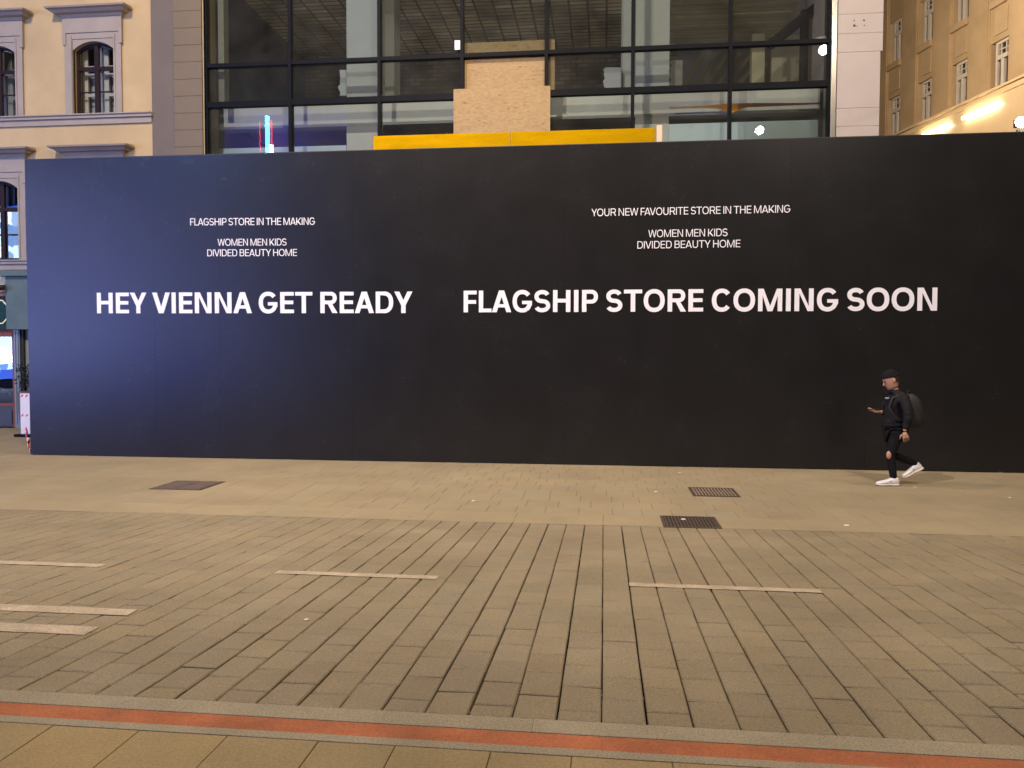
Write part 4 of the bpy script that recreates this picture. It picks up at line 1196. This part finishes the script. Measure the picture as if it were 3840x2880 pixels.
NEAR, FAR = -.17, .17
ps = thing('person', pp(3325, 1822), 'person in black with beanie and white trainers striding left, looking at a phone', 'person')
sh_n = pp(3374, 1488, NEAR); sh_f = pp(3352, 1488, FAR)
el_n = pp(3384, 1556, -.24); wr_n = pp(3368, 1614, -.24)
el_f = pp(3352, 1550, .20); wr_f = pp(3306, 1546, .06)
pel = pp(3357, 1612); chest = pp(3358, 1520); nk = pp(3357, 1472); hd0 = pp(3346, 1438)
hip_n = pp(3355, 1626, -.09); hip_f = pp(3357, 1626, .09)
kn_n = pp(3330, 1703, -.09); an_n = pp(3344, 1792, -.08)
kn_f = pp(3352, 1708, .09); an_f = pp(3446, 1742, .09)
body = MB()
from_mesh(body, skin_mesh({'pel': (pel, (.10, .13)), 'ch': (chest, (.09, .14)), 'nk0': (nk, .05), 'nk': (pp(3354, 1455), .052), 'hd': (pp(3350, 1440), .05),
    'sn': (sh_n + Vector((0, .02, -.03)), .035), 'en': (el_n, .036), 'wn': (wr_n, .027), 'sf': (sh_f + Vector((0, -.02, -.03)), .035), 'ef': (el_f, .036), 'wf': (wr_f, .026),
    'hn': (hip_n, .07), 'kn': (kn_n, .05), 'an': (an_n, .035), 'hf': (hip_f, .07), 'kf': (kn_f, .05), 'af': (an_f, .035)},
    [('pel', 'ch'), ('ch', 'nk0'), ('nk0', 'nk'), ('nk', 'hd'), ('nk0', 'sn'), ('sn', 'en'), ('en', 'wn'), ('nk0', 'sf'), ('sf', 'ef'), ('ef', 'wf'), ('pel', 'hn'), ('hn', 'kn'), ('kn', 'an'), ('pel', 'hf'), ('hf', 'kf'), ('kf', 'af')], 'pel'))
# head: local x forward (to the left of the picture), tilted down to the phone
hc = pp(3341, 1425); HR = .118
ht = Euler((0, R(-24), 0)).to_matrix()


def hl(x, y, z):                              # head space -> world: x forward
    v = ht @ Vector((-x, y, z)); return hc + v


rings = []; n = 20
prof = [(-1.18, .02, .26, .30), (-1.08, .06, .62, .46), (-.9, .03, .78, .60), (-.65, .00, .86, .68), (-.35, -.02, .93, .74), (0, -.04, .98, .78), (.3, -.06, 1.0, .80), (.6, -.08, .94, .74), (.85, -.10, .72, .58), (1.0, -.10, .38, .32)]
for (z, x0, rx, ry) in prof:
    ring = []
    for k in range(n):
        a = 2 * math.pi * k / n; cx = math.cos(a); sy_ = math.sin(a)
        fx = rx * cx
        if cx > 0.9 and -.32 < z < .1: fx += .10 if z < -.1 else .04       # nose
        if cx > 0.55 and -.05 <= z < .2: fx -= .05                           # eye line
        if cx > 0.6 and z < -.85: fx += .06                                  # chin
        if cx < -.4 and z < -.5: fx *= .75                                   # nape
        ring.append(hl((x0 + fx) * HR * .95, ry * sy_ * HR, z * HR))
    rings.append(ring)
body.loft(rings)
for s in (-1, 1):                             # ears
    c = hl(-.10 * HR, s * .80 * HR, -.08 * HR); body.ball(c, (.02, .011, .033), 8, 6)
for k, (z, x, r) in enumerate(((.02, .96, .012), (-.12, 1.03, .014), (-.24, 1.07, .017))): body.ball(hl(x * HR * .92, 0, z * HR), r, 8, 6)


def hand(mb, wr, dirv, palm, thumb_side, curl):
    d = dirv.normalized(); nrm = palm.normalized(); s = d.cross(nrm).normalized(); c = wr + d * .05
    rings = []
    for (t_, w_, h_) in ((-.045, .024, .02), (-.01, .034, .019), (.025, .043, .017), (.05, .041, .014)):
        q = c + d * t_; rings.append([q + s * (w_ * math.cos(2 * math.pi * k / 12)) + nrm * (h_ * math.sin(2 * math.pi * k / 12)) for k in range(12)])
    mb.loft(rings)
    for k, (o_, ln) in enumerate(((-.031, .068), (-.010, .078), (.011, .073), (.030, .056))):
        b0 = c + d * .045 + s * o_ * thumb_side * -1; p = [b0]; ang = 0
        for seg in (.45, .32, .23):
            ang += curl * (1 + .12 * k); v = d * math.cos(ang) + nrm * math.sin(ang); p.append(p[-1] + v * ln * seg * 1.1)
        mb.tube(p, [.0095, .009, .008, .006], 7)
    b0 = c + s * (.036 * thumb_side) - d * .02
    mb.tube([b0, b0 + (s * thumb_side * .8 + d * .7).normalized() * .032 + nrm * .006, b0 + (s * thumb_side * .8 + d * .7).normalized() * .045 + d * .02 + nrm * .02, b0 + (s * thumb_side * .5 + d * .8).normalized() * .075 + nrm * .03], [.013, .011, .010, .007], 7)


hand(body, wr_n, Vector((.25, .0, -.95)), Vector((.15, 1, .05)), -1, .42)
hand(body, wr_f, Vector((-1, -.12, .10)), Vector((-.05, 0, 1)), 1, .30)
body.ball(pp(3323, 1702, -.125), (.042, .030, .062), 10, 8)      # bare knee through the torn trousers
bo = body.build('body', M['skin'], ps, smooth=True)
fm = MB()
for s in (-1, 1): fm.ball(hl(.86 * HR, s * .30 * HR, .03 * HR), (.007, .012, .006), 8, 6)
fm.build('eyes', M['eye'], ps, smooth=True)
fm = MB()
for s in (-1, 1): fm.tube([hl(.92 * HR, s * .14 * HR, .20 * HR), hl(.88 * HR, s * .34 * HR, .24 * HR), hl(.76 * HR, s * .5 * HR, .18 * HR)], [.003, .004, .003], 6)
fm.build('eyebrows', M['hair'], ps, smooth=True)
MB().tube([hl(.78 * HR, -.2 * HR, -.58 * HR), hl(.87 * HR, 0, -.57 * HR), hl(.78 * HR, .2 * HR, -.58 * HR)], [.004, .009, .004], 6).build('mouth', M['lip'], ps, smooth=True)
# hair at the nape and temples, beanie with a rolled edge
fm = MB(); rings = []
for (z, x0, rx, ry) in ((-.42, -.2, .74, .70), (-.1, -.2, .84, .80), (.2, -.14, .90, .83), (.42, -.12, .93, .83)):
    rings.append([hl((x0 + rx * math.cos(a)) * HR * .96, ry * math.sin(a) * HR * 1.01, z * HR) for a in [math.pi * .52 + math.pi * .96 * k / 12 for k in range(13)]])
nn = 13; o_ = fm.add([p for r in rings for p in r], [])
for k in range(3):
    for i in range(12): fm.f.append((o_ + k * nn + i, o_ + k * nn + i + 1, o_ + (k + 1) * nn + i + 1, o_ + (k + 1) * nn + i))
fm.build('hair', M['hair'], ps, smooth=True)
fm = MB(); rings = []
for (z, dr) in ((.34, 1.03), (.36, 1.08), (.50, 1.09), (.54, 1.04), (.78, 1.0), (1.02, .84), (1.18, .60), (1.27, .30), (1.29, .08)):
    rings.append([hl((-.08 + dr * .97 * math.cos(2 * math.pi * k / 24)) * HR * .96, dr * .79 * math.sin(2 * math.pi * k / 24) * HR, (z + .20 * (1.3 - z) * math.cos(2 * math.pi * k / 24)) * HR) for k in range(24)])
fm.loft(rings); fm.build('beanie', M['knit'], ps, smooth=True)
# jacket
jk = MB()
from_mesh(jk, skin_mesh({'hem': (pp(3354, 1612), (.155, .185)), 'ws': (pp(3356, 1580), (.150, .18)), 'ch': (pp(3358, 1525), (.15, .19)), 'up': (pp(3360, 1488), (.115, .17)), 'co': (pp(3355, 1470), (.092, .10)), 'cc': (pp(3352, 1457), (.078, .082)),
    'sn': (sh_n, .085), 'mn': (sh_n.lerp(el_n, .5), .075), 'en': (el_n, .066), 'wn': (el_n.lerp(wr_n, .90), .05),
    'sf': (sh_f, .085), 'mf': (sh_f.lerp(el_f, .5), .075), 'ef': (el_f, .066), 'wf': (el_f.lerp(wr_f, .9), .046)},
    [('hem', 'ws'), ('ws', 'ch'), ('ch', 'up'), ('up', 'co'), ('co', 'cc'), ('up', 'sn'), ('sn', 'mn'), ('mn', 'en'), ('en', 'wn'), ('up', 'sf'), ('sf', 'mf'), ('mf', 'ef'), ('ef', 'wf')], 'ch', 3))
from mathutils import noise as mnoise
for k, v in enumerate(jk.v):
    q = Vector(v); a = mnoise.noise(q * 9 + Vector((3, 0, q.z * 6))) * .011 + mnoise.noise(Vector((q.x * 5, q.y * 5, q.z * 30))) * .006
    d = Vector((q.x - pp(3358, 1540).x, q.y - YP, 0)); d = d.normalized() if d.length > 1e-4 else d
    jk.v[k] = tuple(q + d * a)
jo = jk.build('jacket', M['black_cloth'], ps, smooth=True)
MB().ball(pp(3318, 1492, -.10), (.035, .012, .016), 10, 6).build('chest_print', M['grey_trim'], jo, smooth=True)
tr = MB()
from_mesh(tr, skin_mesh({'p': (pp(3356, 1604), (.13, .15)), 'hn': (hip_n, (.10, .095)), 'tn': (hip_n.lerp(kn_n, .5), .085), 'kn': (kn_n, .066), 'cn': (kn_n.lerp(an_n, .45), .062), 'an': (pp(3345, 1797, -.08), .050),
    'hf': (hip_f, (.10, .095)), 'tf': (hip_f.lerp(kn_f, .5), .082), 'kf': (kn_f, .064), 'cf': (kn_f.lerp(an_f, .45), .058), 'af': (kn_f.lerp(an_f, 1.04), .050)},
    [('p', 'hn'), ('hn', 'tn'), ('tn', 'kn'), ('kn', 'cn'), ('cn', 'an'), ('p', 'hf'), ('hf', 'tf'), ('tf', 'kf'), ('kf', 'cf'), ('cf', 'af')], 'p'))
tr.build('trousers', M['denim'], ps, smooth=True)


def shoe(toe_dir, heel, up, side_v, parent):
    d = toe_dir.normalized(); u = up.normalized(); s = d.cross(u).normalized()
    L = .32
    def ring(t_, w_, z0, z1, sq=.75):
        q = heel + d * (t_ * L); out = []
        for k in range(16):
            a = 2 * math.pi * k / 16; ca, sa = math.cos(a), math.sin(a)
            ca = math.copysign(abs(ca) ** sq, ca); sa = math.copysign(abs(sa) ** sq, sa)
            out.append(q + s * (w_ * ca) + u * ((z0 + z1) / 2 + (z1 - z0) / 2 * sa))
        return out
    up_ = MB().loft([ring(.02, .026, .03, .09), ring(.06, .036, .025, .125), ring(.18, .040, .025, .130), ring(.30, .042, .025, .125), ring(.42, .044, .025, .108), ring(.55, .047, .025, .090), ring(.70, .051, .022, .075), ring(.84, .050, .022, .066), ring(.93, .042, .022, .056), ring(.985, .022, .026, .042)])
    so = up_.build('shoe', M['shoe'], parent, smooth=True)
    sl = MB().loft([ring(-.01, .028, .004, .034, .5), ring(.05, .040, 0, .036, .5), ring(.3, .044, .0, .036, .5), ring(.42, .042, .008, .034, .5), ring(.5, .045, .006, .032, .5), ring(.7, .054, 0, .030, .5), ring(.88, .050, .003, .030, .5), ring(.97, .034, .010, .032, .5), ring(1.01, .012, .016, .034, .5)])
    sl.build('sole', M['sole'], so, smooth=True)
    lc = MB()
    for k in range(4):
        q = heel + d * (.40 + .075 * k) * L; zz = .112 - .012 * k
        lc.tube([q - s * .026 + u * (zz - .006), q + u * (zz + .004), q + s * .026 + u * (zz - .006)], .0045, 6)
    lc.ball(heel + d * .42 * L - s * .043 + u * .068, (.02, .004, .008), 8, 5)
    lc.build('laces', M['grey_trim'], so, smooth=True)


h1 = pp(3363, 1823, -.08); h1.z = 0.001
shoe(Vector((-1, -.05, 0)), h1, Vector((0, 0, 1)), None, ps)
h2 = pp(3472, 1762, .09)
shoe(Vector((-.88, 0, -.47)), h2, Vector((-.47, 0, .88)), None, ps)
# phone in the hand
pc = wr_f + Vector((-.115, -.02, .040))
ph = thing('phone', pc, 'black phone held out in front of the pedestrian', 'phone')
MB().box(pc.x - .075, pc.x + .075, pc.y - .036, pc.y + .036, pc.z - .004, pc.z + .004).build('shell', M['phone'], ph, bevel=.003)
MB().quad((pc.x - .07, pc.y - .032, pc.z + .0045), (pc.x + .07, pc.y - .032, pc.z + .0045), (pc.x + .07, pc.y + .032, pc.z + .0045), (pc.x - .07, pc.y + .032, pc.z + .0045)).build('screen', mat('phone_glass', (0.03, 0.035, 0.04), 0.1, 0.05), ph)
# backpack
bc = pp(3420, 1540); bp_ = thing('backpack', bc, 'black rounded backpack worn on the pedestrian\'s back', 'backpack')
rings = []
for (z, dx0, dx1, hw) in ((-.235, -.08, .085, .115), (-.21, -.10, .115, .14), (-.1, -.10, .135, .15), (.05, -.10, .125, .15), (.16, -.10, .085, .14), (.22, -.10, .03, .115), (.245, -.09, -.02, .08)):
    ring = []
    for k in range(20):
        a = 2 * math.pi * k / 20; ca, sa = math.cos(a), math.sin(a); ca = math.copysign(abs(ca) ** .6, ca); sa = math.copysign(abs(sa) ** .6, sa)
        ring.append(bc + Vector(((dx0 + dx1) / 2 + (dx1 - dx0) / 2 * ca, hw * sa, z)))
    rings.append(ring)
MB().loft(rings).build('bag', M['bag'], bp_, smooth=True)
rings = []
for (z, dx1, hw) in ((-.19, .12, .09), (-.17, .165, .115), (-.05, .172, .115), (-.03, .13, .09)):
    rings.append([bc + Vector((.07 + (dx1 - .07) * math.copysign(abs(math.cos(2 * math.pi * k / 16)) ** .6, math.cos(2 * math.pi * k / 16)), hw * math.sin(2 * math.pi * k / 16), z)) for k in range(16)])
MB().loft(rings).build('pocket', M['bag'], bp_, smooth=True)
for s in (-1, 1):
    st = MB(); q = [bc + Vector((-.08, s * .10, .20)), pp(3372, 1474, s * .12), pp(3334, 1492, s * .13), pp(3322, 1525, s * .14), pp(3340, 1565, s * .18), bc + Vector((-.09, s * .13, -.16))]
    st.tube(q, [.016, .018, .018, .018, .014, .012], 8); st.build('strap', M['bag'], bp_, smooth=True)
MB().tube([bc + Vector((-.03, 0, .235)), bc + Vector((-.05, 0, .29)), bc + Vector((-.09, 0, .235))], .01, 8).build('handle', M['bag'], bp_, smooth=True)
